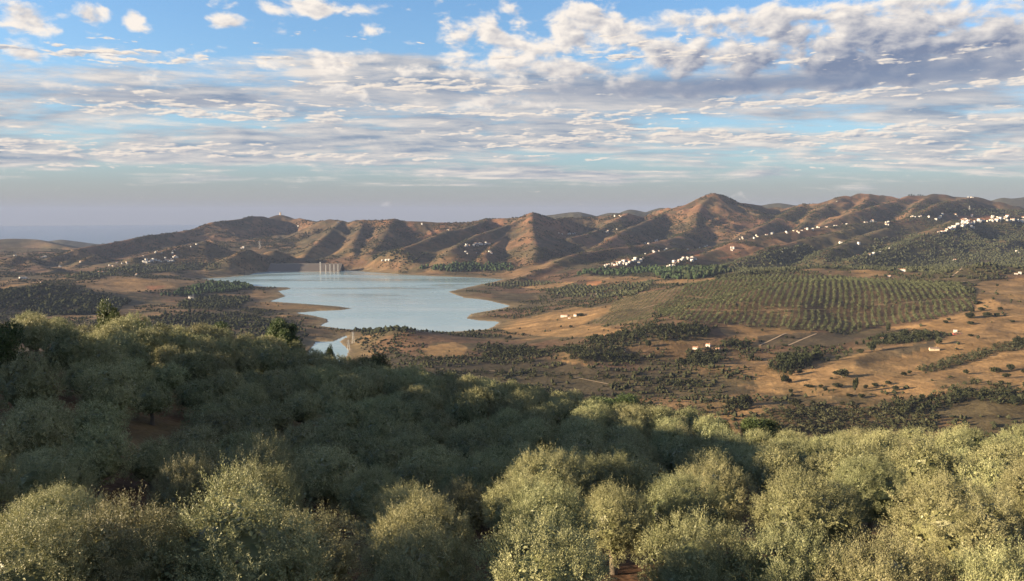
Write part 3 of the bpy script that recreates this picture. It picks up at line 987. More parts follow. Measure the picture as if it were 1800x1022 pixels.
# ------------------------------------------------------------------ haze
def build_haze():
    mb = MB()
    x0, y0, y1 = SEA_R * 1.02, -15500.0, SEA_R * 1.03
    zb, zt = -241.0, 460.0
    mb.box((0, (y0 + y1) / 2, (zb + zt) / 2), (2 * x0, y1 - y0, zt - zb))
    m = bpy.data.materials.new("haze")
    m.use_nodes = True
    t = NT(m.node_tree)
    t.n.clear()
    out = t.node('ShaderNodeOutputMaterial')
    v = t.node('ShaderNodeVolumePrincipled')
    v.inputs['Color'].default_value = (0.235, 0.30, 0.47, 1)
    v.inputs['Density'].default_value = HAZE_DENSITY
    v.inputs['Anisotropy'].default_value = 0.0
    t.l.new(v.outputs[0], out.inputs['Volume'])
    link("haze", mb.mesh("haze", [m]), kind='stuff', label='pale blue haze over the valley and the sea')


build_haze()


# ------------------------------------------------------------------ foliage materials
def leaf_material(name, c_dark, c_light, transl=0.22, rough=0.5, spec=0.3):
    m = bpy.data.materials.new(name)
    m.use_nodes = True
    t = NT(m.node_tree)
    b = t.n['Principled BSDF']
    out = t.n['Material Output']
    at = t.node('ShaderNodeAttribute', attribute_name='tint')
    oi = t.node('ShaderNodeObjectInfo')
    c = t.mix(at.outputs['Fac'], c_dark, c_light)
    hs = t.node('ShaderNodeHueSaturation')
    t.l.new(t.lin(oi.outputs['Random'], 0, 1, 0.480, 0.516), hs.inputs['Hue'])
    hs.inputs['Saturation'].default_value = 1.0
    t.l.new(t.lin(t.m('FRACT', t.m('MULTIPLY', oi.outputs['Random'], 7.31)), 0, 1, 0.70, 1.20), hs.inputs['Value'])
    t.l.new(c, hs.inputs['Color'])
    t.l.new(hs.outputs[0], b.inputs['Base Color'])
    b.inputs['Roughness'].default_value = rough
    b.inputs['Specular IOR Level'].default_value = spec
    if transl > 0:
        tr = t.node('ShaderNodeBsdfTranslucent')
        t.l.new(hs.outputs[0], tr.inputs[0])
        mx = t.node('ShaderNodeMixShader')
        mx.inputs[0].default_value = transl
        t.l.new(b.outputs[0], mx.inputs[1])
        t.l.new(tr.outputs[0], mx.inputs[2])
        t.l.new(mx.outputs[0], out.inputs[0])
    return m


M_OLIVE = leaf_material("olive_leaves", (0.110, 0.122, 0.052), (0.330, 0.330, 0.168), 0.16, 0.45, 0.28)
M_OAK = leaf_material("oak_leaves", (0.030, 0.050, 0.016), (0.080, 0.105, 0.035))
M_PINE = leaf_material("pine_foliage", (0.020, 0.032, 0.016), (0.042, 0.058, 0.028), 0.0, 0.9, 0.0)
M_GREEN = leaf_material("poplar_foliage", (0.024, 0.031, 0.016), (0.048, 0.056, 0.029), 0.0, 0.9, 0.0)
M_DARK = leaf_material("scrub_foliage", (0.022, 0.027, 0.015), (0.050, 0.052, 0.029), 0.0, 0.9, 0.0)
M_GROVE = leaf_material("grove_foliage", (0.036, 0.041, 0.022), (0.072, 0.076, 0.044), 0.0, 0.9, 0.0)
M_ORCHARD = leaf_material("orchard_foliage", (0.044, 0.052, 0.026), (0.088, 0.094, 0.050), 0.0, 0.9, 0.0)
MAT_OF = {'pine': M_PINE, 'green': M_GREEN, 'dark': M_DARK, 'olive': M_GROVE, 'grove': M_GROVE}


def bark_material():
    m, t, b = mat_new("bark")
    geo = t.node('ShaderNodeTexCoord')
    n = t.noise(geo.outputs['Object'], 6.0, 5, 0.7, 1.2)
    c = t.mix(n, (0.05, 0.037, 0.026), (0.17, 0.135, 0.10))
    t.l.new(c, b.inputs['Base Color'])
    b.inputs['Roughness'].default_value = 0.9
    bp = t.node('ShaderNodeBump')
    bp.inputs['Strength'].default_value = 0.8
    t.l.new(n, bp.inputs['Height'])
    t.l.new(bp.outputs[0], b.inputs['Normal'])
    return m


M_BARK = bark_material()


# ------------------------------------------------------------------ tree crowns
def norm(v):
    return v / (np.linalg.norm(v, axis=-1, keepdims=True) + 1e-9)


def rand_dirs(n, g):
    return norm(g.normal(size=(n, 3)))


def ico(sub):
    t = (1 + 5 ** .5) / 2
    v = norm(np.array([(-1, t, 0), (1, t, 0), (-1, -t, 0), (1, -t, 0), (0, -1, t), (0, 1, t), (0, -1, -t), (0, 1, -t), (t, 0, -1), (t, 0, 1), (-t, 0, -1), (-t, 0, 1)], float))
    f = np.array([(0, 11, 5), (0, 5, 1), (0, 1, 7), (0, 7, 10), (0, 10, 11), (1, 5, 9), (5, 11, 4), (11, 10, 2), (10, 7, 6), (7, 1, 8), (3, 9, 4), (3, 4, 2), (3, 2, 6), (3, 6, 8), (3, 8, 9),
                  (4, 9, 5), (2, 4, 11), (6, 2, 10), (8, 6, 7), (9, 8, 1)])
    for _ in range(sub):
        v = list(map(tuple, v))
        cache, nf = {}, []

        def mid(a, b):
            k = (min(a, b), max(a, b))
            if k not in cache:
                m_ = norm((np.array(v[a]) + np.array(v[b])) / 2)
                v.append(tuple(m_))
                cache[k] = len(v) - 1
            return cache[k]
        for a, b, c in f:
            ab, bc, ca_ = mid(a, b), mid(b, c), mid(c, a)
            nf += [(a, ab, ca_), (b, bc, ab), (c, ca_, bc), (ab, bc, ca_)]
        f, v = np.array(nf), np.array(v)
    return v, f


def leaves_mesh(name, base, direc, L, W, tint, mat, g, centre=None, core=None):
    """rhombic leaves: one quad each"""
    n = len(base)
    # blades turn their faces outwards and up more often than not
    out = norm(base - (base.mean(0) if centre is None else centre)) + [0, 0, .25]
    side = norm(np.cross(direc, out * 1.15 + rand_dirs(n, g)))
    nrm = np.cross(direc, side)
    L = np.broadcast_to(L, (n,))[:, None]
    W = np.broadcast_to(W, (n,))[:, None]
    mid = base + direc * L * 0.5 + nrm * L * 0.05
    v = np.stack([base, mid + side * W * .5, base + direc * L, mid - side * W * .5], 1).reshape(-1, 3)
    f = np.arange(4 * n).reshape(n, 4)
    tint = np.repeat(tint, 4)
    if core is None:
        return mesh_np(name, v, f, False, attrs={'tint': tint}, mat=mat)
    # solid dark core added inside the crown so no light leaks through
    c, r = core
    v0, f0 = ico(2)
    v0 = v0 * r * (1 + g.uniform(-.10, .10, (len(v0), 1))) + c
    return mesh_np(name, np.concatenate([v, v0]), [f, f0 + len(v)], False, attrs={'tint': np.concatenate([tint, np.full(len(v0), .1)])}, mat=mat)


def olive_crown(name, seed, ntuft, nshoot, nleaf, L, W, inner, up=0.75, mat=None, point=0.0):
    """crown about 5 m wide and 5 m to its top: a dome of rounded clumps, each clothed in short upright leafy sprays"""
    g = np.random.default_rng(seed)
    main_c, main_r = np.array([0, 0, 2.75]), np.array([1.75, 1.75, 1.55]) * g.uniform(.94, 1.06, 3)
    nl = int(g.integers(19, 25))
    i = np.arange(nl)
    zc = 1 - 1.55 * (i + .5) / nl
    ph = i * 2.39996 + g.uniform(0, 6) + g.uniform(-.3, .3, nl)
    d0 = np.stack([np.sqrt(1 - zc ** 2) * np.cos(ph), np.sqrt(1 - zc ** 2) * np.sin(ph), zc], 1)
    cen = main_c + main_r * d0 * g.uniform(.90, 1.10, (nl, 1))
    cen[:, :2] *= (1 - (point + .12) * np.clip(zc, 0, 1) ** .7 - .10 * np.clip(-zc, 0, 1))[:, None]
    cen[:, 2] += point * 1.1 * np.clip(zc, 0, 1) ** 2
    lr = np.stack([g.uniform(.52, .80, nl)] * 2 + [g.uniform(.60, .95, nl)], 1)
    k = g.integers(0, nl, ntuft * 5)
    d = rand_dirs(len(k), g)
    pos = cen[k] + lr[k] * d * g.uniform(.82, 1.0, (len(k), 1))
    q = np.sqrt((((pos[:, None] - cen[None]) / lr[None]) ** 2).sum(2))
    q[np.arange(len(k)), k] = 9
    qm = np.sqrt((((pos - main_c) / main_r) ** 2).sum(1))
    ok = (q.min(1) > .88) & (qm > .8 * (1 - point)) & (pos[:, 2] > .55)
    pos, d = pos[ok][:ntuft], d[ok][:ntuft]
    nt = len(pos)
    td = norm(d * .75 + np.array([0, 0, up]) * np.where(d[:, 2:] > -.25, 1, .1) + g.normal(size=(nt, 3)) * .18)
    tl = g.uniform(.22, .48, nt) * (1 + .75 * np.clip(d[:, 2], 0, 1))
    tt = g.uniform(.2, .85, nt)
    pos = np.repeat(pos, nshoot, 0) + g.normal(size=(nt * nshoot, 3)) * .09
    sd = norm(np.repeat(td, nshoot, 0) + g.normal(size=(nt * nshoot, 3)) * .22)
    sl_ = np.repeat(tl, nshoot) * g.uniform(.55, 1.15, nt * nshoot)
    ns = nt * nshoot
    t = (np.arange(nleaf)[None] + g.random((ns, nleaf))) / nleaf
    perp = rand_dirs(ns * nleaf, g).reshape(ns, nleaf, 3)
    ld = norm(sd[:, None] * .8 + perp * .7).reshape(-1, 3)
    bp = (pos[:, None] + sd[:, None] * (sl_[:, None] * t)[..., None] + perp * .025).reshape(-1, 3)
    tint = np.clip(np.repeat(np.repeat(tt, nshoot), nleaf) + g.normal(size=ns * nleaf) * .18, 0, 1)
    sz = g.uniform(.75, 1.25, len(bp)) * (1.1 - .4 * t.ravel())
    # inside of the clumps: larger sprays, dense enough to stop the light
    ki = g.integers(0, nl, inner)
    di = rand_dirs(inner, g)
    pi = cen[ki] + lr[ki] * di * g.uniform(.45, .80, (inner, 1))
    half = inner // 2
    pi[:half] = main_c + main_r * di[:half] * g.uniform(.55, .88, (half, 1))
    di = norm(np.cross(di, rand_dirs(inner, g)))
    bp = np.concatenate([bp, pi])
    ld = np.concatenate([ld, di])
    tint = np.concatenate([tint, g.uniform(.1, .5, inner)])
    si = .17 if L < .1 else .36
    # true size: 5 m across, 5.05 m to the top of the foliage
    rr = np.quantile(np.hypot(bp[:, 0], bp[:, 1]), .985)
    bp[:, :2] *= 2.5 / rr
    kz = 4.65 / (np.quantile(bp[:, 2], .998) - .35)
    bp[:, 2] = .35 + (bp[:, 2] - .35) * kz
    Ls = np.concatenate([L * sz, np.full(inner, si)])
    Ws = np.concatenate([W * sz, np.full(inner, si * .6)])
    k2 = 2.5 / rr
    core_c = np.array([0, 0, .35 + (main_c[2] + point * .3 - .35) * kz])
    core_r = main_r * [k2 * (1 - .35 * point), k2 * (1 - .35 * point), kz] * .90
    return leaves_mesh(name, bp, ld, Ls, Ws, tint, mat or M_OLIVE, g, main_c, (core_c, core_r))


def round_crown(name, seed, n, L, W, mat, w=1.0, h=1.0, z0=.5, nl=14, inner=400):
    """unit crown: radius about 1, from z0 up to z0 + 2 h, leaf sprays on clumps"""
    g = np.random.default_rng(seed)
    d0 = rand_dirs(nl, g)
    cen = d0 * g.uniform(.35, .72, (nl, 1)) * [w, w, h] + [0, 0, z0 + h]
    lr = g.uniform(.28, .46, nl)
    k = g.integers(0, nl, n)
    d = rand_dirs(n, g)
    pos = cen[k] + (lr[k] * g.uniform(.7, 1.05, n))[:, None] * d * [w, w, h]
    ld = norm(d * .8 + rand_dirs(n, g) * .8 + [0, 0, .2])
    tint = np.clip(g.normal(.5, .22, n) + np.repeat(g.normal(0, .12, nl)[None], 1, 0)[0][k], 0, 1)
    ki = g.integers(0, nl, inner)
    pi = cen[ki] + (lr[ki] * g.uniform(0, .7, inner))[:, None] * rand_dirs(inner, g)
    pos = np.concatenate([pos, pi])
    ld = np.concatenate([ld, rand_dirs(inner, g)])
    tint = np.concatenate([tint, np.full(inner, .3)])
    Ls = np.concatenate([L * g.uniform(.7, 1.3, n), np.full(inner, L * 2.0)])
    Ws = np.concatenate([W * g.uniform(.7, 1.3, n), np.full(inner, L * 1.1)])
    return leaves_mesh(name, pos, ld, Ls, Ws, tint, mat, g)


def trunk_mesh(name, seed, h=1.6, r=.22, limbs=5, reach=1.5, top=3.0):
    g = np.random.default_rng(seed)
    mb = MB()
    w = g.uniform(-.15, .15, (4, 2))
    pts = [(0, 0, -.5), (w[0, 0] * .3, w[0, 1] * .3, .1), (w[1, 0], w[1, 1], h * .55), (w[2, 0], w[2, 1], h)]
    mb.tube(pts, [r * 1.45, r * 1.2, r * .9, r * .8], 9)
    for i in range(limbs):
        a = 6.283 * i / limbs + g.uniform(-.4, .4)
        e = reach * g.uniform(.6, 1.0)
        zt = top * g.uniform(.85, 1.1)
        p0 = np.array(pts[-1]) - [0, 0, .15]
        p1 = p0 + [math.cos(a) * e * .45, math.sin(a) * e * .45, (zt - h) * .45]
        p2 = p0 + [math.cos(a) * e, math.sin(a) * e, zt - h]
        mb.tube([p0, p1, p2], [r * .55, r * .38, r * .12], 6)
    return mb.mesh(name, [M_BARK], True)


CROWN_NEAR = [olive_crown("olive_crown_near", 100 + i, 640, 7, 15, .078, .0225, 3500, point=(.55 if i == 0 else .0)) for i in range(4)]
CROWN_MID = [olive_crown("olive_crown_mid", 200 + i, 560, 4, 7, .13, .046, 900) for i in range(4)]
CROWN_FAR = [olive_crown("olive_crown_far", 300 + i, 420, 3, 6, .17, .07, 400) for i in range(3)]
TRUNKS = [trunk_mesh("olive_trunk", 400 + i) for i in range(3)]


def make_tree(name, loc, crown, trunk, sx, sz, rz, label, cat, group):
    t = empty(name, loc, rz, (sx, sx, sz), label=label, category=cat, group=group)
    link("trunk", trunk, t)
    link("crown", crown, t)
    return t


GROVE = "olive trees in the hillside grove"
# trees that stand out: photo px of the middle, py of the top, forward distance, crown width in metres, label
HAND = [
    (405, 826, 16.5, 4.6, "tall sunlit olive tree with a pointed top, largest of the front row at lower left"),
    (215, 880, 16.0, 4.0, "broad sunlit olive tree just left of the tall pointed one in the front row"),
    (55, 900, 15.0, 4.2, "sunlit olive tree in the lower left corner of the grove"),
    (725, 920, 17.5, 3.5, "round sunlit olive tree right of the dark earth gap, at the lower edge"),
    (955, 915, 16.8, 4.2, "broad upright-shooted olive tree at the lower edge, left of the red earth patch"),
    (745, 862, 24.0, 4.2, "sunlit olive tree right behind the round one beside the dark earth gap"),
    (965, 845, 25.5, 4.2, "sunlit olive tree rising behind the broad upright-shooted one at the lower edge"),
    (1235, 905, 19.0, 4.0, "sunlit olive tree just right of the lit patch of red earth"),
    (1420, 824, 29.0, 5.4, "big domed olive tree whose right flank overhangs a black hollow"),
    (1690, 840, 26.0, 5.6, "big rounded olive tree with a dark shaded right side near the right edge"),
    (1570, 940, 16.5, 3.8, "low sunlit olive tree at the lower edge under the big rounded tree"),
    (1775, 955, 15.5, 3.4, "olive tree in the lower right corner of the grove"),
    (1395, 925, 18.0, 4.0, "sunlit olive tree at the lower edge in front of the big dome"),
    (1200, 832, 31.0, 4.4, "sunlit olive tree left of the big dome, at the border of the shaded band"),
    (1080, 846, 29.0, 3.8, "smaller sunlit olive tree at the border of the shaded band above the red earth patch"),
    (1530, 800, 37.0, 4.8, "sunlit olive tree between and behind the two big domes"),
    (80, 786, 37.0, 5.4, "wide sunlit olive tree at the left edge before the dark band"),
    (90, 852, 26.5, 4.6, "half lit olive tree at the left edge, below the wide one"),
    (455, 770, 36.0, 4.2, "olive tree with only its top lit, alone in the dark band"),
    (450, 812, 30.0, 4.0, "olive tree in shade directly behind the tall pointed tree"),
    (1760, 780, 45.0, 5.2, "sunlit olive tree at the right edge above the big rounded tree"),
    (115, 572, 66.0, 5.2, "fluffy lit olive tree at upper left, below the crest"),
    (48, 618, 54.0, 5.6, "dark shaded olive tree at the left edge, below the black tree"),
    (190, 636, 58.0, 5.6, "shaded olive tree below and right of the fluffy lit one at upper left"),
    (330, 800, 33.0, 4.2, "dark shaded olive tree behind the left front row"),
]
SKIP = [[(520, 895), (560, 905), (640, 900), (650, 985), (560, 990), (520, 930)], [(1085, 950), (1135, 950), (1140, 1000), (1085, 1000)],]


def place_hand():
    out = []
    for i, (px, py, Y, wd, lab) in enumerate(HAND):
        top = P(px, py, Y)
        gz = float(ground(top[0], top[1]))
        h = max(top[2] - gz, 2.4)
        near = Y < 42
        cr = CROWN_NEAR[(0 if i == 0 else 1 + i % 3)] if near else CROWN_MID[i % 4]
        sx = wd / 5.0 * (1.0 if i == 0 else .80)
        sz = h / 5.05
        sx = max(sx, .84 * sz)
        make_tree("olive_tree", (top[0], top[1], gz), cr, TRUNKS[i % 3], sx, sz, random.uniform(0, 6.28), lab, "olive tree", GROVE)
        out.append((top[0], top[1], wd))
    return out


OAKS = [  # px, py top, distance, width, label
    (192, 527, 112, 5.6, "bright green leafy tree standing taller than the olives on the left crest"),
    (497, 554, 122, 5.6, "round dark green tree on the crest left of the small bright cove"),
    (1085, 684, 102, 8.2, "wide deep green tree among the sunlit olives on the far edge of the grove"),
    (1335, 730, 86, 5.8, "dark bushy tree at the far edge of the grove above the right hand olives"),
    (1265, 738, 88, 4.4, "smaller dark bushy tree touching the left side of the dark one at the far edge"),
    (375, 556, 122, 6.2, "low rounded green tree on the crest between the two taller green trees"),
    (580, 604, 121, 1.9, "small dark tree standing up against the bright cove"),
    (655, 618, 122, 5.8, "dark shaded tree clump on the crest right of the bright cove"),
    (-6, 550, 60, 4.6, "black green tree cut by the left edge of the picture"),
]


def place_oaks():
    crowns = [round_crown("oak_crown", 500 + i, 15000, .062, .032, M_OAK, 1.0, .92, .12, 18, 4500) for i in range(3)]
    tr = [trunk_mesh("oak_trunk", 520 + i, .7, .07, 5, .6, 1.3) for i in range(2)]
    out = []
    for i, (px, py, Y, wd, lab) in enumerate(OAKS):
        top = P(px, py, Y)
        gz = float(ground(top[0], top[1]))
        h = max(top[2] - gz, 3.0)
        make_tree("broadleaf_tree", (top[0], top[1], gz), crowns[i % 3], tr[i % 2], wd / 2.05, h / 1.95, random.uniform(0, 6.28), lab, "tree", "green trees among the olives")
        out.append((top[0], top[1], wd))
    return out


# skyline of the grove in the photograph: no tree may stand above it unless placed by hand
SIL = np.array([(-200, 532), (0, 535), (60, 541), (130, 550), (200, 556), (240, 552), (300, 574), (340, 562), (400, 566), (450, 578), (520, 582), (545, 598), (560, 606), (585, 622), (600, 626),
                (650, 624), (690, 641), (730, 646), (800, 662), (900, 676), (1000, 692), (1100, 706), (1200, 716), (1240, 727), (1330, 742), (1365, 764), (1400, 762), (1450, 757), (1550, 752),
                (1620, 742), (1700, 726), (1800, 728), (2000, 728)], float)
SHORT = ["tall pointed tree", "broad tree beside it", "lower left corner tree", "round tree by dark gap", "broad spiky tree", "tree behind round one", "tree behind spiky one",
         "tree beside red patch", "big dome tree", "big right tree", "low lower edge tree", "lower right corner tree", "tree before the dome", "tree left of dome",
         "small tree above red patch", "tree between the domes", "wide left edge tree", "half lit left tree", "lone lit top", "shaded tree behind pointed one", "right edge tree",
         "fluffy upper left tree", "dark left edge tree", "shaded upper left tree", "dark tree behind front row"]
SHORT_OAK = ["bright green crest tree", "round dark crest tree", "wide deep green tree", "dark bushy far tree", "smaller dark bushy tree", "low rounded crest tree", "small tree against cove",
             "dark clump right of cove", "black left edge tree"]
ORD = ["nearest", "second", "third", "fourth", "fifth", "sixth", "seventh", "eighth", "ninth", "tenth", "eleventh", "twelfth", "thirteenth", "fourteenth", "fifteenth", "sixteenth", "seventeenth", "eighteenth", "nineteenth", "twentieth", "twenty-first", "twenty-second", "twenty-third", "twenty-fourth", "twenty-fifth", "twenty-sixth", "last"]


def relation_labels(pts, anchors):
    """for each (px, py): a label that says where it stands from the trees near it that stand out"""
    def rel_of(k, px, py):
        dx, dy = px - anchors[k][0], 2.0 * (py - anchors[k][1])
        return (("right of" if dx > 0 else "left of") if abs(dx) > abs(dy) else ("below" if dy > 0 else "above")), dx * dx + dy * dy
    groups = {}
    for i, (px, py) in enumerate(pts):
        order = sorted(range(len(anchors)), key=lambda j: (anchors[j][0] - px) ** 2 + (2.0 * (anchors[j][1] - py)) ** 2)
        k = order[0]
        rel, d2 = rel_of(k, px, py)
        second = next((j for j in order[1:6] if rel_of(j, px, py)[0] != rel), order[1])
        groups.setdefault((k, rel, second, rel_of(second, px, py)[0]), []).append((d2, i))
    out = [None] * len(pts)
    for (k, rel, k2, rel2), lst in groups.items():
        lst.sort()
        for r_, (_, i) in enumerate(lst):
            o = "" if len(lst) == 1 else ("nearest " if r_ == 0 else ORD[min(r_, 26)] + " ")
            out[i] = "%solive tree %s %s, %s %s" % (o, rel, anchors[k][2], rel2, anchors[k2][2])
    return out


def fill_grove():
    hand, oaks = place_hand(), place_oaks()
    taken = hand + oaks
    g = np.random.default_rng(77)
    cand = []
    S = 4.75
    ca, sa = math.cos(.35), math.sin(.35)
    for i in range(-60, 61):
        for j in range(-60, 61):
            u, v = (i + .5 * (j % 2)) * S, j * S * .92
            x, y = u * ca - v * sa, u * sa + v * ca
            x += g.uniform(-.9, .9)
            y += g.uniform(-.9, .9)
            d = math.hypot(x, y)
            if y < 13 or abs(math.atan2(x, y)) > R(35.5):
                continue
            if d > np.interp(math.atan2(x, y), CTH, CREST[:, 1]) + 5:
                continue
            cand.append((x, y))
    pts = []
    for (x, y) in cand:
        wd = g.uniform(3.3, 4.5)
        if any((x - a) ** 2 + (y - b) ** 2 < ((w + wd) * .49) ** 2 for a, b, w in taken):
            continue
        gz = float(ground(x, y))
        qx, qy = proj(np.array([x]), np.array([y]), np.array([gz + 2.0]))
        if any(inpoly(qx, qy, q)[0] for q in SKIP):
            continue
        qx, qy = float(qx[0]), float(qy[0])
        if qx < -60 - 3000 / y or qx > 1860 + 3000 / y:
            continue
        h = g.uniform(3.3, 4.6) * (wd / 3.9) ** .5
        lim = float(np.interp(qx, SIL[:, 0], SIL[:, 1])) + g.uniform(-11, 9)
        if y < 23:
            lim = 905
        a, c = ray(qx, lim)
        hmax = (CAMZ + float(c) * y) - gz
        if hmax < 2.0:
            continue
        h = min(h, hmax)
        pts.append((math.hypot(x, y), x, y, gz, wd, h, qx, float(proj(np.array([x]), np.array([y]), np.array([gz + h * .7]))[1][0])))
    pts.sort()
    # drop trees of which the lens sees nothing
    seen = []
    allt = [(x, y, w, float(ground(x, y)), 4.8) for x, y, w in taken] + [(p[1], p[2], p[4], p[3], p[5]) for p in pts]
    for p in pts:
        d, x, y, gz, wd, h = p[:6]
        vis = False
        for ox in (-.4, -.2, 0, .2, .4):
            for fz in (.98, .8, .6):
                tx, ty, tz = x + ox * wd * y / d, y, gz + h * (fz - .5 * abs(ox))
                clear = True
                for (bx, by, bw, bg, bh) in allt:
                    if by >= y - 1.0:
                        continue
                    f = (bx * tx + by * ty) / (tx * tx + ty * ty)
                    if f <= 0 or f >= 1:
                        continue
                    off = math.hypot(tx * f - bx, ty * f - by)
                    if off < bw * .42:
                        zr = CAMZ + (tz - CAMZ) * f
                        if zr < bg + bh * (.93 - .55 * (off / (bw * .5)) ** 2):
                            clear = False
                            break
                if clear:
                    f = np.linspace(.1, .97, 24)
                    if (ground(tx * f, ty * f) > CAMZ + (tz - CAMZ) * f).any():
                        clear = False
                if clear:
                    vis = True
                    break
            if vis:
                break
        if vis:
            seen.append(p)
    anchors = []
    for (px, py, Y, wd, lab), sh in zip(HAND, SHORT):
        anchors.append((px, py + 1.6 * F / Y, sh))
    for (px, py, Y, wd, lab), sh in zip(OAKS, SHORT_OAK):
        anchors.append((px, py + 2.0 * F / Y, sh))
    labs = relation_labels([(p[6], p[7]) for p in seen], anchors)
    for k, (d, x, y, gz, wd, h, qx, qy) in enumerate(seen):
        i = int(g.integers(0, 12))
        if d < 42:
            cr = CROWN_NEAR[1 + i % 3]
        elif d < 96:
            cr = CROWN_MID[i % 4]
        else:
            cr = CROWN_FAR[i % 3]
        make_tree("olive_tree", (x, y, gz), cr, TRUNKS[i % 3], wd / 5.0, h / 5.05, g.uniform(0, 6.28), labs[k], "olive tree", GROVE)


fill_grove()


# ------------------------------------------------------------------ masses of far trees and scrub (nobody could count them)
ICO0 = ico(0)
OCTA = (np.array([(1, 0, 0), (0, 1, 0), (-1, 0, 0), (0, -1, 0), (0, 0, 1), (0, 0, -1)], float),
        np.array([(0, 1, 4), (1, 2, 4), (2, 3, 4), (3, 0, 4), (1, 0, 5), (2, 1, 5), (3, 2, 5), (0, 3, 5)]))


def mass(name, x, y, r, hfac, mat, label, rich=False, seed=1, ntri=54):
    """far trees as one mesh: leafy tufts where they are several pixels across, small rough crowns where they are dots"""
    g = np.random.default_rng(seed)
    n = len(x)
    if n == 0:
        return
    z = ground(x, y)
    rx = r * g.uniform(.8, 1.2, n)
    hh = np.asarray(hfac) * r * g.uniform(.8, 1.25, n)
    tb = g.uniform(.1, .9, n)
    if rich:
        m_ = ntri
        d = rand_dirs(n * m_, g).reshape(n, m_, 3)
        c = d * (g.uniform(.25, 1.0, (n, m_, 1)) ** .5) * .82
        tri = rand_dirs(n * m_ * 3, g).reshape(n, m_, 3, 3) * g.uniform(.24, .52, (n, m_, 1, 1))
        V = c[:, :, None, :] + tri
        V = V.reshape(n, m_ * 3, 3)
        k = m_ * 3
        Fc = np.arange(n * k).reshape(-1, 3)
        tint = np.clip(np.repeat(tb, k) + np.repeat(g.normal(size=n * m_), 3) * .28, 0, 1)
    else:
        v0, f0 = OCTA if n > 8000 else ICO0
        k = len(v0)
        V = v0[None] * (1 + g.uniform(-.42, .32, (n, k, 1)))
        a = g.uniform(0, 6.283, n)
        ca, sa = np.cos(a)[:, None], np.sin(a)[:, None]
        V = np.stack([V[:, :, 0] * ca - V[:, :, 1] * sa, V[:, :, 0] * sa + V[:, :, 1] * ca, V[:, :, 2]], 2)
        Fc = (f0[None] + (np.arange(n) * k)[:, None, None]).reshape(-1, 3)
        tint = np.clip(np.repeat(tb, k) + g.normal(size=n * k) * .3, 0, 1)
    V = np.stack([x[:, None] + V[:, :, 0] * rx[:, None], y[:, None] + V[:, :, 1] * rx[:, None], z[:, None] + hh[:, None] * .8 + V[:, :, 2] * hh[:, None]], 2).reshape(-1, 3)
    me = mesh_np(name, V, Fc, False, attrs={'tint': tint}, mat=mat)
    link(name, me, kind='stuff', label=label)


def visible(x, y, z, tol=2.5):
    """which points are not hidden behind nearer ground, by walking along their rays"""
    ok = np.ones(len(x), bool)
    for f in np.linspace(.06, .985, 60):
        zr = CAMZ + (z - CAMZ) * f
        ok &= ground(x * f, y * f) < zr + tol
    return ok


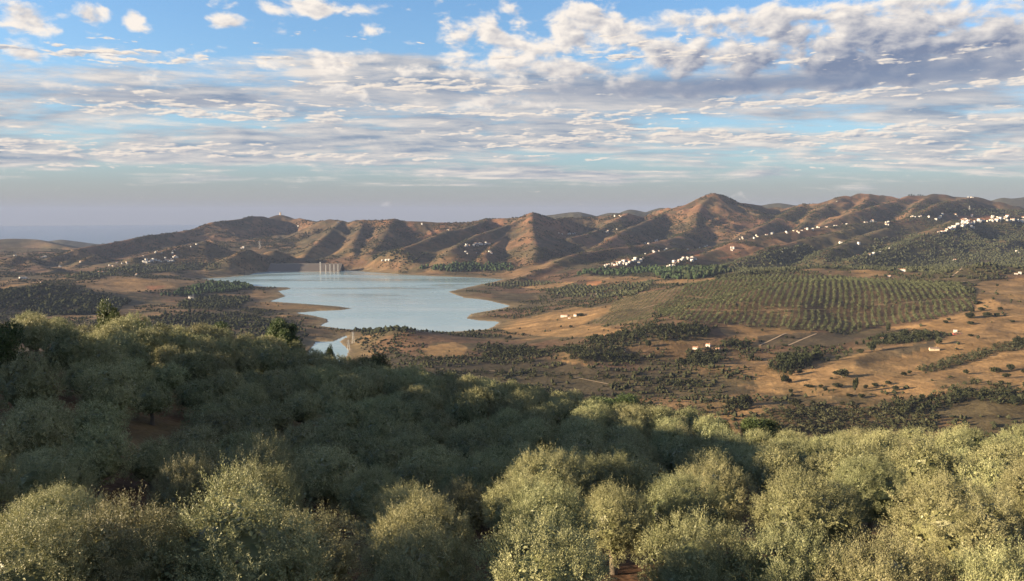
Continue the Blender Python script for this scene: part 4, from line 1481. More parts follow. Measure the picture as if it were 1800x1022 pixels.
def scatter():
    g = np.random.default_rng(5)
    WOODS = {}
    for qi, (q, sp, r0, kind) in enumerate(WOOD):
        qa = np.array(q, float)
        pts = [hit(a, b, 420) for a, b in q]
        pts = np.array([p for p in pts if p is not None])
        lo, hi = pts[:, :2].min(0) - 120, pts[:, :2].max(0) + 120
        nx, ny = int((hi[0] - lo[0]) / sp), int((hi[1] - lo[1]) / sp)
        if nx * ny > 60000:
            s = math.sqrt(nx * ny / 60000)
            nx, ny = int(nx / s), int(ny / s)
        ix, iy = np.meshgrid(np.arange(nx), np.arange(ny))
        jit = .18 if kind in ('grove', 'olive') else .45
        x = lo[0] + (ix + g.uniform(-jit, jit, ix.shape) + .5).ravel() * sp
        y = lo[1] + (iy + g.uniform(-jit, jit, ix.shape) + .5).ravel() * sp
        z = ground(x, y)
        px, py = proj(x, y, z)
        jx = px + 10 * (fbm(x / 45, y / 45, 3, 601) - .5)
        jy = py + 5 * (fbm(x / 45, y / 45, 3, 602) - .5)
        s = inpoly(jx, jy, qa) & (np.hypot(x, y) > 430) & (z > .8)
        dens = fbm(x / 70, y / 70, 3, 611)
        s &= (dens > (.40 if kind != 'grove' else .2)) | (g.random(len(x)) < .35)
        x, y, z = x[s], y[s], z[s]
        v = visible(x, y, z + 4)
        x, y = x[v], y[v]
        r = r0 * g.uniform(.6, 1.2, len(x))
        WOODS.setdefault(kind, []).append((x, y, r))
    text = {'pine': ("pine_wood", "dark green pine woods along the far shores of the lake", 1.25), 'green': ("poplar_wood", "fresh green trees along the stream and by the far villages", 1.35),
            'dark': ("oak_scrub", "dark scrubby woodland on the low hills before the lake", .95), 'olive': ("distant_olive_groves", "distant grey green olive groves on the far slopes", .85),
            'grove': ("valley_olive_grove", "even grey green olive grove on the valley floor behind the near trees", .8)}
    for kind, lst in WOODS.items():
        x, y, r = (np.concatenate([l[i] for l in lst]) for i in range(3))
        near = np.hypot(x, y) < 1350
        nm, lab, hf = text[kind]
        mass(nm, x[near], y[near], r[near], hf, MAT_OF[kind], lab + ", nearer part" if (~near).any() else lab, True, 21)
        mass(nm, x[~near], y[~near], r[~near], hf, MAT_OF[kind], lab + ", farther part" if near.any() else lab, False, 22)
    # orchard in rows
    d = np.array([.41, 1.0])
    d /= np.linalg.norm(d)
    e = np.array([d[1], -d[0]])
    pts = np.array([p for p in (hit(a, b, 420) for a, b in ORCHARD[0] + YOUNG[0]) if p is not None])
    uu, vv = pts[:, :2] @ e, pts[:, :2] @ d
    X, Y, Rr = [], [], []
    for u in np.arange(uu.min() - 60, uu.max() + 60, 10.8):
        v = np.arange(vv.min() - 100, vv.max() + 100, 4.7)
        bend = 16 * (fbm(np.full(len(v), u) / 500, v / 160, 2, 77) - .5)
        p = (u + bend)[:, None] * e + v[:, None] * d
        X.append(p[:, 0] + g.uniform(-.9, .9, len(v)))
        Y.append(p[:, 1] + g.uniform(-1.2, 1.2, len(v)))
    x, y = np.concatenate(X), np.concatenate(Y)
    z = ground(x, y)
    px, py = proj(x, y, z)
    a = inpoly(px, py, ORCHARD[0])
    b = inpoly(px, py, YOUNG[0])
    # farm tracks through the orchard stay clear
    clear = np.zeros(len(x), bool)
    for line in TRACKS_PX[:3]:
        for (x0, y0), (x1, y1) in zip(line[:-1], line[1:]):
            t = np.clip(((px - x0) * (x1 - x0) + (py - y0) * (y1 - y0)) / ((x1 - x0) ** 2 + (y1 - y0) ** 2), 0, 1)
            clear |= (np.abs(px - x0 - t * (x1 - x0)) < 3) & (np.abs(py - y0 - t * (y1 - y0)) < 1.6)
    s = (a | b) & ~clear & (g.random(len(x)) < .95)
    r = np.where(b, 1.6, 3.3) * g.uniform(.75, 1.15, len(x))
    mass("orchard_rows", x[s], y[s], r[s], .95, M_ORCHARD, "rows of planted olive trees on the broad hill beyond the valley", True, 31, 34)
    # scrub on the mountains and rough ground
    n = 230000
    th = g.uniform(R(-34), R(34), n)
    rr = np.sqrt(g.uniform(560 ** 2, 4950 ** 2, n))
    x, y = rr * np.sin(th), rr * np.cos(th)
    z = ground(x, y)
    dens = fbm(x / 200, y / 200, 4, 701) * .55 + fbm(x / 45, y / 45, 3, 702) * .45
    px, py = proj(x, y, z)
    ban = np.zeros(n, bool)
    for polys in (ORCHARD, TAN, YOUNG, PLOUGH, RED):
        for q in polys:
            ban |= inpoly(px, py, q)
    ban &= g.random(n) < .965
    s = (z > 3.0) & (dens > np.where(rr < 2500, .505, .505)) & ~ban
    x, y, z = x[s], y[s], z[s]
    v = visible(x, y, z + 3)
    x, y, z = x[v], y[v], z[v]
    rr = np.hypot(x, y)
    r = np.where(z > 75, g.uniform(1.1, 4.0, len(x)), g.uniform(1.2, 3.4, len(x)))
    far = rr > 2500
    mass("hill_scrub", x[far], y[far], r[far], .75, M_DARK, "dark scrub dotted over the brown mountains", False, 41)
    mass("valley_scrub", x[~far], y[~far], r[~far], .8, M_DARK, "dark bushes dotted over the dry valley fields", False, 42)


TRACKS_PX = [
    [(1200, 522), (1225, 524), (1250, 527)],
    [(1205, 546), (1260, 547), (1320, 547), (1400, 546), (1470, 545)],
    [(1530, 538), (1580, 534), (1640, 529), (1700, 526)],
    [(1335, 608), (1365, 594), (1390, 583)],
    [(1385, 608), (1415, 595), (1443, 584)],
    [(1120, 545), (1150, 537), (1185, 527), (1210, 521)],
    [(1690, 496), (1730, 491), (1760, 489.5), (1800, 489)],
    [(860, 652), (900, 655), (930, 658)],
    [(1010, 664), (1050, 672), (1090, 680), (1140, 682)],
    [(635, 619), (665, 614), (690, 611), (705, 608)],
    [(1672, 487), (1685, 477), (1697, 468), (1710, 463)],
    [(1030, 447), (1060, 440), (1100, 437), (1130, 436)],
]


def build_tracks():
    m, t, b = mat_new("dirt_track")
    geo = t.node('ShaderNodeNewGeometry')
    n = t.noise(geo.outputs['Position'], 0.2, 4, 0.6)
    t.l.new(t.mix(n, (0.19, 0.135, 0.08), (0.27, 0.20, 0.125)), b.inputs['Base Color'])
    b.inputs['Roughness'].default_value = 0.95
    for line in TRACKS_PX:
        pts = []
        for (x0, y0), (x1, y1) in zip(line[:-1], line[1:]):
            for s in np.linspace(0, 1, 8)[:-1]:
                p = hit(x0 + (x1 - x0) * s, y0 + (y1 - y0) * s, 420)
                if p is not None:
                    pts.append(p)
        if len(pts) < 3:
            continue
        pts = np.array(pts)
        # smooth in plan, then drape on the ground
        for _ in range(4):
            pts[1:-1, :2] = .25 * pts[:-2, :2] + .5 * pts[1:-1, :2] + .25 * pts[2:, :2]
        keep_ = [0]
        for i in range(1, len(pts)):
            if np.linalg.norm(pts[i, :2] - pts[keep_[-1], :2]) > 4:
                keep_.append(i)
        pts = pts[keep_]
        fine = []
        for p, q in zip(pts[:-1], pts[1:]):
            k = max(1, int(np.linalg.norm(q[:2] - p[:2]) / 8))
            fine += [p[:2] + (q[:2] - p[:2]) * s for s in np.arange(k) / k]
        c = np.array(fine)
        if len(c) < 3:
            continue
        d = norm(np.gradient(c, axis=0))
        w = 1.5
        nrm_ = np.stack([-d[:, 1], d[:, 0]], 1)
        L_, R_ = c + nrm_ * w, c - nrm_ * w
        zc = np.maximum(np.maximum(ground(L_[:, 0], L_[:, 1]), ground(R_[:, 0], R_[:, 1])), ground(c[:, 0], c[:, 1])) + .35
        v = np.concatenate([np.c_[L_, zc], np.c_[R_, zc]])
        k = len(c)
        i = np.arange(k - 1)
        f = np.stack([i, i + k, i + k + 1, i + 1], 1)
        link("dirt_track", mesh_np("dirt_track", v, f, False, mat=m), kind='structure', label='pale dirt track across the fields')


build_tracks()
scatter()


# ------------------------------------------------------------------ trees one can pick out in the valley
def valley_trees():
    crowns = {k: [round_crown(k + "_tree_crown", 800 + i + j * 10, 750, .24, .14, MAT_OF[k], 1.0, .8, .25, 11, 160) for i in range(2)] for j, k in enumerate(('dark', 'green', 'olive', 'pine'))}
    tall = [round_crown("cypress_crown", 880 + i, 500, .2, .12, M_PINE, .75, 2.6, .1, 14, 120) for i in range(2)]
    tr = trunk_mesh("field_tree_trunk", 890, .45, .07, 4, .5, 1.0)
    lst = [  # px, py base, width px, height px, kind, label
        (1753, 504, 5, 5, 'dark', "lone dark tree on the bare tan hill beyond the orchard's right end"),
        (1758, 546, 8, 6, 'dark', "single bush tree right of the orchard's lower corner"), (1712, 528, 8, 6, 'dark', "dark tree at the orchard's right end by the upper track"),
        (1722, 534, 8, 4, 'dark', "low dark tree at the tip of the lower orchard block"),
        (1725, 547, 12, 7, 'dark', "dark tree below the tip of the lower orchard block"), (1709, 549, 8, 6, 'dark', "smaller dark tree left of the one below the orchard tip"),
        (1705, 560, 16, 10, 'dark', "broad dark bush above the house with the red wall"), (1735, 558, 14, 9, 'dark', "left dark tree of the pair on the tan slope"),
        (1752, 557, 10, 7, 'dark', "right dark tree of the pair on the tan slope"), (1705, 571, 13, 6, 'dark', "dark bush straight above the white and red house"),
        (1662, 569, 9, 6, 'dark', "small dark tree under the lower edge of the orchard"), (1668, 564, 7, 5, 'dark', "tiny dark tree touching the lower edge of the orchard"),
        (1706, 592, 10, 5, 'dark', "dark bush right of the white and red house"), (1780, 567, 8, 4, 'dark', "low bush on the tan slope by the right edge"),
        (1561, 584, 10, 14, 'olive', "grey tree where the orchard's dark gully ends"), (1510, 580, 7, 12, 'olive', "grey green tree in the mouth of the dark gully"),
        (1622, 598, 18, 14, 'green', "round green tree right end of the farm hedge"), (1590, 596, 18, 16, 'dark', "tall dark tree in the middle of the farm hedge"),
        (1650, 606, 14, 12, 'olive', "feathery grey tree just above the stone barn"), (1533, 618, 18, 18, 'dark', "round dark tree left of the small vineyard"),
        (1512, 622, 12, 9, 'dark', "dark bush at the left end of the small vineyard"), (1518, 606, 5, 8, 'green', "little tree left of the farm hedge"), (1506, 607, 5, 7, 'green', "leftmost little tree before the farm hedge"),
        (1698, 658, 10, 8, 'dark', "round dark bush with a long shadow on the tan slope"), (1776, 652, 14, 12, 'dark', "dark tree at the top of the right clump"),
        (1750, 655, 18, 9, 'dark', "wide dark bush in the right clump"), (1768, 664, 14, 8, 'dark', "lower dark bush of the right clump"), (1760, 676, 9, 7, 'dark', "small bush below the right clump"),
        (1798, 656, 6, 7, 'dark', "dark bush cut by the right edge"), (1589, 661, 10, 7, 'dark', "dark bush at the left end of the slanting olive plot"), (1598, 657, 8, 6, 'dark', "second dark bush at the end of the slanting olive plot"),
        (1574, 687, 10, 9, 'dark', "round dark tree above the wood on the right"), (1521, 684, 8, 8, 'dark', "small round tree left of the wood on the right"), (1503, 690, 9, 26, 'green', "slender grey tree on the red field"),
        (1538, 680, 12, 7, 'dark', "dark bush beside the small round tree"), (1561, 676, 12, 6, 'olive', "grey bush on the tan slope above the wood"), (1515, 700, 12, 8, 'dark', "dark bush at the upper left of the wood"),
        (1321, 633, 11, 12, 'dark', "upright dark tree on the tan field below the ploughed strip"), (1472, 634, 9, 9, 'dark', "dark square shaped tree right of the poplar clump"),
        (1450, 625, 5, 10, 'green', "right one of two slim trees beside the poplar clump"), (1443, 625, 5, 9, 'green', "left one of two slim trees beside the poplar clump"),
        (1331, 635, 8, 6, 'dark', "small tree beside the upright dark tree"), (1380, 674, 14, 16, 'green', "tall green tree below the poplar clump"), (1388, 673, 9, 7, 'dark', "dark bush beside the tall green tree"),
        (1390, 661, 12, 12, 'dark', "dark tree at the foot of the poplar clump"), (1405, 658, 9, 10, 'dark', "separate dark tree right of the foot of the poplar clump"),
        (1398, 716, 20, 15, 'dark', "big round dark tree at the upper edge of the valley grove"), (1429, 713, 9, 9, 'dark', "small dark tree right of the big round one above the grove"),
        (1390, 691, 9, 7, 'dark', "dark bush in the middle of the red field"), (1377, 701, 7, 4, 'dark', "low bush left of centre on the red field"), (1442, 682, 9, 6, 'dark', "bush at the left end of the cypress group"),
        (1451, 688, 8, 7, 'dark', "round bush among the cypresses"), (1472, 682, 18, 9, 'dark', "wide dark bush behind the cypresses"), (1480, 664, 26, 14, 'olive', "sprawling grey tree on the red field's upper right"),
        (1461, 667, 6, 4, 'dark', "little bush left of the sprawling grey tree"), (1492, 697, 12, 5, 'dark', "low dark bush right of the cypresses"), (1480, 712, 9, 6, 'dark', "left bush by the upper right of the grove"),
        (1497, 712, 9, 8, 'dark', "right bush by the upper right of the grove"), (1422, 681, 18, 5, 'dark', "long low thicket left of the cypresses"),
        (1308, 716, 26, 22, 'dark', "large dark tree above the lit tops at the far edge"), (1285, 718, 20, 16, 'dark', "dark tree left of the large one at the far edge"),
        (1003, 577, 7, 5, 'dark', "lone bush on the orange field below the long white farm"), (986, 576, 4, 4, 'dark', "tiny bush left on the orange field below the long white farm"),
        (914, 579, 5, 3, 'dark', "small bush on the orange field near the lake"), (890, 597, 8, 4, 'dark', "flat bush above the dark hill in the middle"), (897, 596, 8, 6, 'dark', "bush beside the flat one above the dark hill"),
        (1020, 556, 14, 5, 'dark', "row of dark garden trees right of the long white farm"), (1378, 609, 8, 4, 'dark', "left bush along the edge of the ploughed field"), (1425, 610, 6, 4, 'dark', "middle bush along the edge of the ploughed field"),
        (1437, 610, 6, 4, 'dark', "right bush along the edge of the ploughed field"), (1382, 595, 6, 5, 'dark', "left bush inside the brown field"), (1393, 596, 7, 5, 'dark', "right bush inside the brown field"),
        (1340, 583, 5, 5, 'olive', "small grey tree on the tan strip below the orchard"), (1788, 606, 16, 13, 'dark', "dark tree at the upper end of the slanting olive plot"),
        (1489, 503, 5, 8, 'dark', "dark tree in the orchard's top edge"), (1190, 504, 6, 7, 'pine', "pointed dark tree on the pale field left of the orchard"),
        (1320, 484, 9, 7, 'green', "green tree at the top edge of the orchard"), (1348, 482, 12, 6, 'green', "wide green tree at the top edge of the orchard"),
        (706, 586, 6, 8, 'dark', "last dark tree on the right of the wooded knoll by the lake"), (696, 583, 6, 8, 'dark', "dark tree near the top of the wooded knoll by the lake"),
        (1140, 610, 10, 12, 'green', "green tree between the two white farmhouses"), (1065, 632, 12, 12, 'green', "bright green tree at the foot of the dark wood"), (1080, 634, 12, 12, 'green', "second bright green tree at the foot of the dark wood"),
        (1200, 645, 14, 16, 'green', "tall green tree at the right of the valley wood"), (1225, 643, 16, 20, 'dark', "tallest dark tree at the right of the valley wood"),
    ]
    nm = {'dark': 'round_tree', 'green': 'green_tree', 'olive': 'grey_tree', 'pine': 'conifer'}
    n = 0
    for i, (px, pb, w, h, k, lab) in enumerate(lst):
        p = hit(px, pb, 430)
        if p is None:
            continue
        m_per = p[1] / F
        w_, h_ = w * m_per * 1.1, h * m_per * 1.1
        make_tree(nm[k], (p[0], p[1], p[2] - .2), crowns[k][i % 2], tr, w_ / 2.0, h_ / 1.85, random.uniform(0, 6.28), lab, "tree", "single trees on the valley fields")
        n += 1
    for i, (px, pb, h) in enumerate([(1428, 692, 7), (1434, 689, 8), (1446, 697, 7), (1457, 692, 8), (1465, 690, 8)]):
        p = hit(px, pb, 430)
        m_per = p[1] / F
        make_tree("cypress_tree", (p[0], p[1], p[2] - .2), tall[i % 2], tr, 3.2 * m_per / 1.5, h * m_per * 1.15 / 5.3, random.uniform(0, 6.28),
                  "%s thin dark cypress of the group on the red field" % ("leftmost", "second", "lowest, third", "fourth", "rightmost")[i], "tree", "cypresses on the red field")
    # a row of tiny trees on the right skyline
    for i, (px, h) in enumerate([(1598, 3.2), (1602, 4), (1606, 2.4), (1614, 2.4), (1618, 3), (1622, 3.2), (1626, 2.6)]):
        p = P(px, 345, 4548)
        gz = float(ground(p[0], p[1]))
        make_tree("conifer", (p[0], p[1], gz - .3), crowns['pine'][i % 2], tr, 4.2, h * 3.22 / 1.85, random.uniform(0, 6.28), "dark conifer in the short row standing on the right skyline", "tree", "conifers on the right skyline")


valley_trees()


# ------------------------------------------------------------------ houses
def plain_mat(name, c1, c2, scale=.5, rough=.85):
    m, t, b = mat_new(name)
    geo = t.node('ShaderNodeNewGeometry')
    n = t.noise(geo.outputs['Position'], scale, 4, 0.6)
    t.l.new(t.mix(n, c1, c2), b.inputs['Base Color'])
    b.inputs['Roughness'].default_value = rough
    return m


M_WHITE = plain_mat("whitewash", (.40, .385, .36), (.52, .50, .47))
M_CREAM = plain_mat("cream_render", (.55, .48, .38), (.70, .63, .52))
M_TILE = plain_mat("roof_tiles", (.24, .105, .06), (.36, .19, .11))
M_FLAT = plain_mat("flat_roof", (.40, .33, .27), (.55, .48, .42))
M_GLASS = plain_mat("window_dark", (.03, .035, .04), (.06, .06, .07), rough=.3)
M_DOOR = plain_mat("door_wood", (.10, .06, .04), (.15, .09, .05))
M_STONE = plain_mat("barn_stone", (.40, .30, .20), (.55, .43, .31))
M_REDW = plain_mat("red_wall", (.22, .05, .035), (.32, .08, .05))
M_DARKROOF = plain_mat("old_tiles", (.10, .075, .06), (.17, .12, .09))
M_CONC = plain_mat("concrete", (.34, .31, .27), (.47, .43, .38), .15)
M_DAMWALL = plain_mat("weathered_concrete", (.17, .15, .13), (.25, .22, .19), .15)
M_ROCKFILL = plain_mat("dam_rockfill", (.060, .050, .042), (.095, .078, .062), .12)
M_STEEL = plain_mat("pylon_steel", (.30, .31, .31), (.42, .43, .43))


def gable(mb, L, W, h, rh, wall=0, roof=1, ox=0, oy=0, ov=.4):
    """gabled house body along x"""
    x, y = L / 2, W / 2
    v = [(-x, -y, -3), (x, -y, -3), (x, y, -3), (-x, y, -3), (-x, -y, h), (x, -y, h), (x, y, h), (-x, y, h), (-x, 0, h + rh), (x, 0, h + rh)]
    v = [(a + ox, b + oy, c) for a, b, c in v]
    mb.add(v, [[0, 1, 5, 4], [1, 2, 6, 5], [2, 3, 7, 6], [3, 0, 4, 7]], wall)
    mb.add(v, [[4, 8, 7], [5, 6, 9]], wall)
    xo, yo, zo = x + ov, y + ov, h - ov * rh / y
    t = .22
    r = [(-xo, -yo, zo), (xo, -yo, zo), (xo, 0, h + rh), (-xo, 0, h + rh), (-xo, yo, zo), (xo, yo, zo)]
    r = [(a + ox, b + oy, c + .05) for a, b, c in r] + [(a + ox, b + oy, c + .05 + t) for a, b, c in r]
    mb.add(r, [[6, 7, 8, 9], [9, 8, 11, 10], [0, 3, 2, 1], [3, 4, 5, 2], [0, 1, 7, 6], [5, 4, 10, 11], [0, 6, 9, 3], [3, 9, 10, 4], [1, 2, 8, 7], [2, 5, 11, 8]], roof)


def flat(mb, L, W, h, wall=0, roof=1, ox=0, oy=0):
    mb.box((ox, oy, h / 2 - 1.5), (L, W, h + 3), wall)
    mb.box((ox, oy, h + .16), (L - .6, W - .6, .3), roof)
    for sx in (-1, 1):
        mb.box((ox + sx * (L / 2 - .15), oy, h + .35), (.3, W, .68), wall)
        mb.box((ox, oy + sx * (W / 2 - .15), h + .351), (L - .62, .3, .68), wall)


def openings(mb, L, W, h, mi=2, seed=0, oy=0, ox=0):
    g = random.Random(seed)
    n = max(2, int(L / 3.4))
    for fl in range(max(1, int(h / 2.9))):
        for i in range(n):
            x = ox - L / 2 + (i + .5) * L / n
            for s in (-1, 1):
                door = fl == 0 and i == n // 2
                hh = 2.1 if door else 1.2
                mb.box((x, oy + s * (W / 2 + .01), fl * 2.9 + (hh / 2 if door else 1.55)), (1.0, .12, hh), mi)


def house_variants():
    out = []
    for k, (L, W, h, kind) in enumerate([(11, 7, 5.6, 'g'), (9, 8, 3.2, 'g'), (12, 8, 6.2, 'f'), (14, 7, 3.4, 'g'), (9, 9, 8.6, 'f'), (10, 7, 5.8, 'f')]):
        mb = MB()
        (gable(mb, L, W, h, 1.7) if kind == 'g' else flat(mb, L, W, h))
        openings(mb, L, W, h, 2, k)
        if k in (0, 2, 5):
            (flat if k != 0 else flat)(mb, L * .5, W * .6, 3.0, ox=L * .2, oy=-(W * .8 + .05))
        out.append(mb.mesh("village_house_%s" % kind, [M_WHITE if k != 1 else M_CREAM, M_TILE if kind == 'g' else M_FLAT, M_GLASS]))
    return out


VILLAGES = [  # label, group, list of (polyline px, count, spread px across, size)
    ("white house in the large hillside village below the right skyline", "houses of the large right hand village",
     [([(1645, 412), (1665, 406), (1690, 395), (1715, 391), (1760, 387), (1800, 388)], 60, 3.0, 1.5), ([(1690, 387), (1700, 388), (1712, 399)], 16, 4, 1.4), ([(1740, 385), (1778, 384)], 10, 3, 1.4)]),
    ("white house strung along the low crest left of the large village", "houses along the crest left of the large village",
     [([(1300, 422), (1325, 417), (1350, 412), (1400, 407), (1425, 404)], 26, 2.5, 1.1), ([(1425, 405), (1450, 400), (1478, 397), (1500, 394)], 12, 3, 1.1), ([(1502, 393), (1545, 389)], 9, 2, 1.2), ([(1555, 392), (1562, 394)], 4, 3, 1.2)]),
    ("white house of the compact village on the slope above the far shore pines", "houses of the compact village above the pines",
     [([(1062, 470), (1085, 465), (1105, 460), (1132, 458)], 44, 3.6, 1.25), ([(1130, 449), (1145, 444), (1175, 440)], 12, 1.4, 1.0)]),
    ("white house of the small village just right of the compact one", "houses of the small village beside the compact one",
     [([(1172, 469), (1190, 463), (1200, 455), (1222, 455)], 26, 3.4, 1.25)]),
    ("white building of the hamlet halfway up the mountain behind the lake", "buildings of the hamlet above the lake",
     [([(815, 434), (835, 431), (862, 428)], 20, 1.6, 1.3), ([(800, 443), (835, 447), (875, 450)], 8, 3, 1.0)]),
    ("white house of the village on the low hills left of the dam", "houses of the village left of the dam",
     [([(250, 462), (275, 459), (300, 458), (315, 452)], 38, 2.6, 1.15), ([(240, 448), (280, 443), (320, 440), (350, 431)], 14, 5, .9), ([(190, 468), (215, 464), (230, 460)], 9, 3, .9)]),
    ("white house on the upper rim beside the large village", "houses on the rim above the large village",
     [([(1595, 384), (1612, 381), (1622, 379)], 6, 2, 1.1), ([(1632, 386), (1650, 384), (1656, 378), (1685, 380)], 10, 3, 1.3)]),
    ("white house of the short string below the crest village", "houses in the string below the crest village",
     [([(1500, 450), (1530, 449), (1550, 442), (1565, 437)], 11, 1.5, 1.0)]),
    ("scattered white house among the trees left of the orchard's top edge", "scattered houses above the orchard",
     [([(1210, 478), (1240, 478), (1255, 472), (1310, 474), (1322, 478)], 9, 4, 1.0), ([(1285, 440), (1290, 436)], 4, 2, 1.0), ([(1205, 440), (1255, 432)], 5, 2.5, 1.0), ([(1375, 444), (1412, 443)], 2, 1, 1.0)]),
    ("lone white house high on the brown mountain slopes", "lone houses on the mountain slopes",
     [([(1065, 408), (1085, 404)], 5, 2, 1.1), ([(975, 411), (1012, 412)], 6, 1.5, .9), ([(1150, 424), (1158, 424)], 3, 1, 1.0), ([(1132, 428), (1145, 429)], 4, 2, 1.0), ([(740, 395), (742, 395)], 1, 0, 1.2),
      ([(1078, 380), (1098, 380)], 3, 1, 1.0), ([(1470, 355), (1472, 355)], 1, 0, 1.3), ([(1475, 427), (1478, 428)], 2, 1, 1.1), ([(1508, 429), (1512, 428)], 2, 1, 1.2), ([(1700, 347.5), (1715, 348)], 3, .3, .8),
      ([(515, 398), (535, 400)], 2, 1, 1.1), ([(420, 437), (432, 436)], 3, .5, 1.2), ([(595, 392), (597, 393)], 1, 0, 1.2), ([(785, 404), (790, 405)], 2, .5, 1.0)]),
    ("white house on the low left hills and shore far from the dam", "houses scattered over the left hills",
     [([(35, 491), (55, 489)], 4, 1, 1.1), ([(60, 453), (82, 452)], 4, 1, 1.0), ([(140, 462), (142, 460)], 2, 1, 1.0), ([(105, 470), (107, 469)], 1, 0, 1.2), ([(145, 483), (160, 481)], 4, 1, 1.0), ([(26, 450), (28, 450)], 1, 0, 1.2),
      ([(72, 497), (73, 497)], 1, 0, 1.0), ([(326, 525), (350, 523)], 4, 1.5, .8), ([(240, 484), (244, 483)], 1, 0, 1.0), ([(645, 459), (690, 458)], 3, .8, 1.0)]),
    ("white house on the slope between the orchard and the large village", "houses between the orchard and the large village",
     [([(1785, 444), (1793, 445)], 3, 1, 1.0), ([(1707, 380), (1710, 376)], 2, 1, 1.4), ([(1786, 482), (1793, 481)], 2, .5, .9), ([(1040, 521), (1060, 516)], 4, .8, .75), ([(1116, 511), (1118, 511)], 1, 0, .8)]),
]


def villages():
    vs = house_variants()
    g = np.random.default_rng(9)
    n = 0
    for lab, grp, strips in VILLAGES:
        placed = []
        for line, cnt, spread, size in strips:
            L = np.array(line, float)
            seg = np.hypot(*(L[1:] - L[:-1]).T)
            cum = np.concatenate([[0], np.cumsum(seg)])
            k = tries = 0
            cnt = cnt if cnt <= 6 else int(cnt * .72)
            while k < cnt and tries < cnt * 12:
                tries += 1
                s = g.uniform(0, cum[-1])
                a, b = np.interp(s, cum, L[:, 0]), np.interp(s, cum, L[:, 1])
                p = hit(a, b + g.normal() * spread * .6, 1500 if b < 500 else 900)
                if p is None or p[2] < 3 or p[1] > 5000:
                    continue
                if any((p[0] - q[0]) ** 2 + (p[1] - q[1]) ** 2 < 7.4 ** 2 for q in placed):
                    continue
                placed.append(p)
                k += 1
                o = link("village_house", vs[int(g.integers(0, 6))], label=lab, category="house", group=grp)
                o.location = (p[0], p[1], p[2] + .2)
                sc = size * g.uniform(.52, .86)
                o.scale = (sc, sc, sc)
                # streets follow the slope: most fronts face between the morning sun and the valley
                o.rotation_euler = (0, 0, R(-38) + g.normal() * .35 + (math.pi / 2 if g.random() < .3 else 0))
                n += 1


villages()


# buildings near enough to show their parts
def farmhouse(px, py, L, W, h, rh, rz, label, wall=None, roof=None, name="farmhouse", category="house", kind='g', nwin=4, group="farm buildings in the valley"):
    p = hit(px, py, 430)
    t = empty(name, (p[0], p[1], p[2]), rz, (.72, .72, .72), label=label, category=category, group=group)
    wall, roof = wall or M_WHITE, roof or M_TILE
    mb = MB()
    if kind == 'g':
        gable(mb, L, W, h, rh)
        full = mb
        w = MB()
        x, y = L / 2, W / 2
        v = [(-x, -y, -3), (x, -y, -3), (x, y, -3), (-x, y, -3), (-x, -y, h), (x, -y, h), (x, y, h), (-x, y, h), (-x, 0, h + rh), (x, 0, h + rh)]
        w.add(v, [[0, 1, 5, 4], [1, 2, 6, 5], [2, 3, 7, 6], [3, 0, 4, 7]])
        w.add(v, [[4, 8, 7], [5, 6, 9]])
        link("wall", w.mesh("wall", [wall]), t)
        r = MB()
        ov, tt = .45, .25
        xo, yo, zo = x + ov, y + ov, h - ov * rh / y
        q = [(-xo, -yo, zo), (xo, -yo, zo), (xo, 0, h + rh), (-xo, 0, h + rh), (-xo, yo, zo), (xo, yo, zo)]
        q = [(a, b, c + .05) for a, b, c in q] + [(a, b, c + .05 + tt) for a, b, c in q]
        r.add(q, [[6, 7, 8, 9], [9, 8, 11, 10], [0, 3, 2, 1], [3, 4, 5, 2], [0, 1, 7, 6], [5, 4, 10, 11], [0, 6, 9, 3], [3, 9, 10, 4], [1, 2, 8, 7], [2, 5, 11, 8]])
        ro = link("roof", r.mesh("roof", [roof]), t)
        c = MB()
        c.box((L * .22, W * .18, h + rh + .3), (.7, .7, 1.8))
        link("chimney", c.mesh("chimney", [wall]), ro)
    else:
        w = MB()
        w.box((0, 0, h / 2 - 1.5), (L, W, h + 3))
        link("wall", w.mesh("wall", [wall]), t)
        r = MB()
        r.box((0, 0, h + .2), (L + .5, W + .5, .4))
        link("roof", r.mesh("roof", [roof]), t)
    wm = MB()
    wm.box((0, 0, 0), (1.1, .14, 1.3))
    wme = wm.mesh("window", [M_GLASS])
    for i in range(nwin):
        xx = -L / 2 + (i + .5) * L / nwin
        if nwin > 1 and i == nwin // 2:
            d = MB()
            d.box((0, 0, 0), (1.3, .14, 2.2))
            o = link("door", d.mesh("door", [M_DOOR]), t)
            o.location = (xx, -W / 2 - .02, 1.1)
        else:
            o = link("window", wme, t)
            o.location = (xx, -W / 2 - .02, 1.6)
        if h > 5:
            o = link("window", wme, t)
            o.location = (xx, -W / 2 - .02, 4.4)
    return t


farmhouse(992, 557, 21, 9, 4.6, 1.6, R(-22), "long low white farmhouse on the orange rise right of the lake", nwin=6)
farmhouse(1012, 556, 10, 8, 4.6, 1.8, R(-40), "short white barn at the right end of the long farmhouse", name="barn", category="barn", nwin=3)
farmhouse(1001, 560, 7, 4, 2.6, .8, R(-20), "small white shed below the long farmhouse", name="shed", category="shed", nwin=1)
farmhouse(1223, 614, 11, 7, 3.6, 1.6, R(-30), "white farmhouse with red roof in front of the dark wood", nwin=3)
farmhouse(1262, 616, 8, 6, 3.2, 1.4, R(-50), "small white house left of the square dark copse", nwin=3)
farmhouse(1097, 619, 5, 5, 4.0, 1.0, R(-35), "tiny white cube house among the green trees of the valley wood", kind='f', roof=M_FLAT, nwin=2)
farmhouse(1245, 609, 9, 6, 4.2, 1.6, R(-38), "white house with gable to the sun beside the dark hill copse", nwin=3)
farmhouse(1679, 584, 7, 6, 4.2, .9, R(-30), "white upper house rising behind the dark red wall", kind='f', roof=M_FLAT, nwin=2)
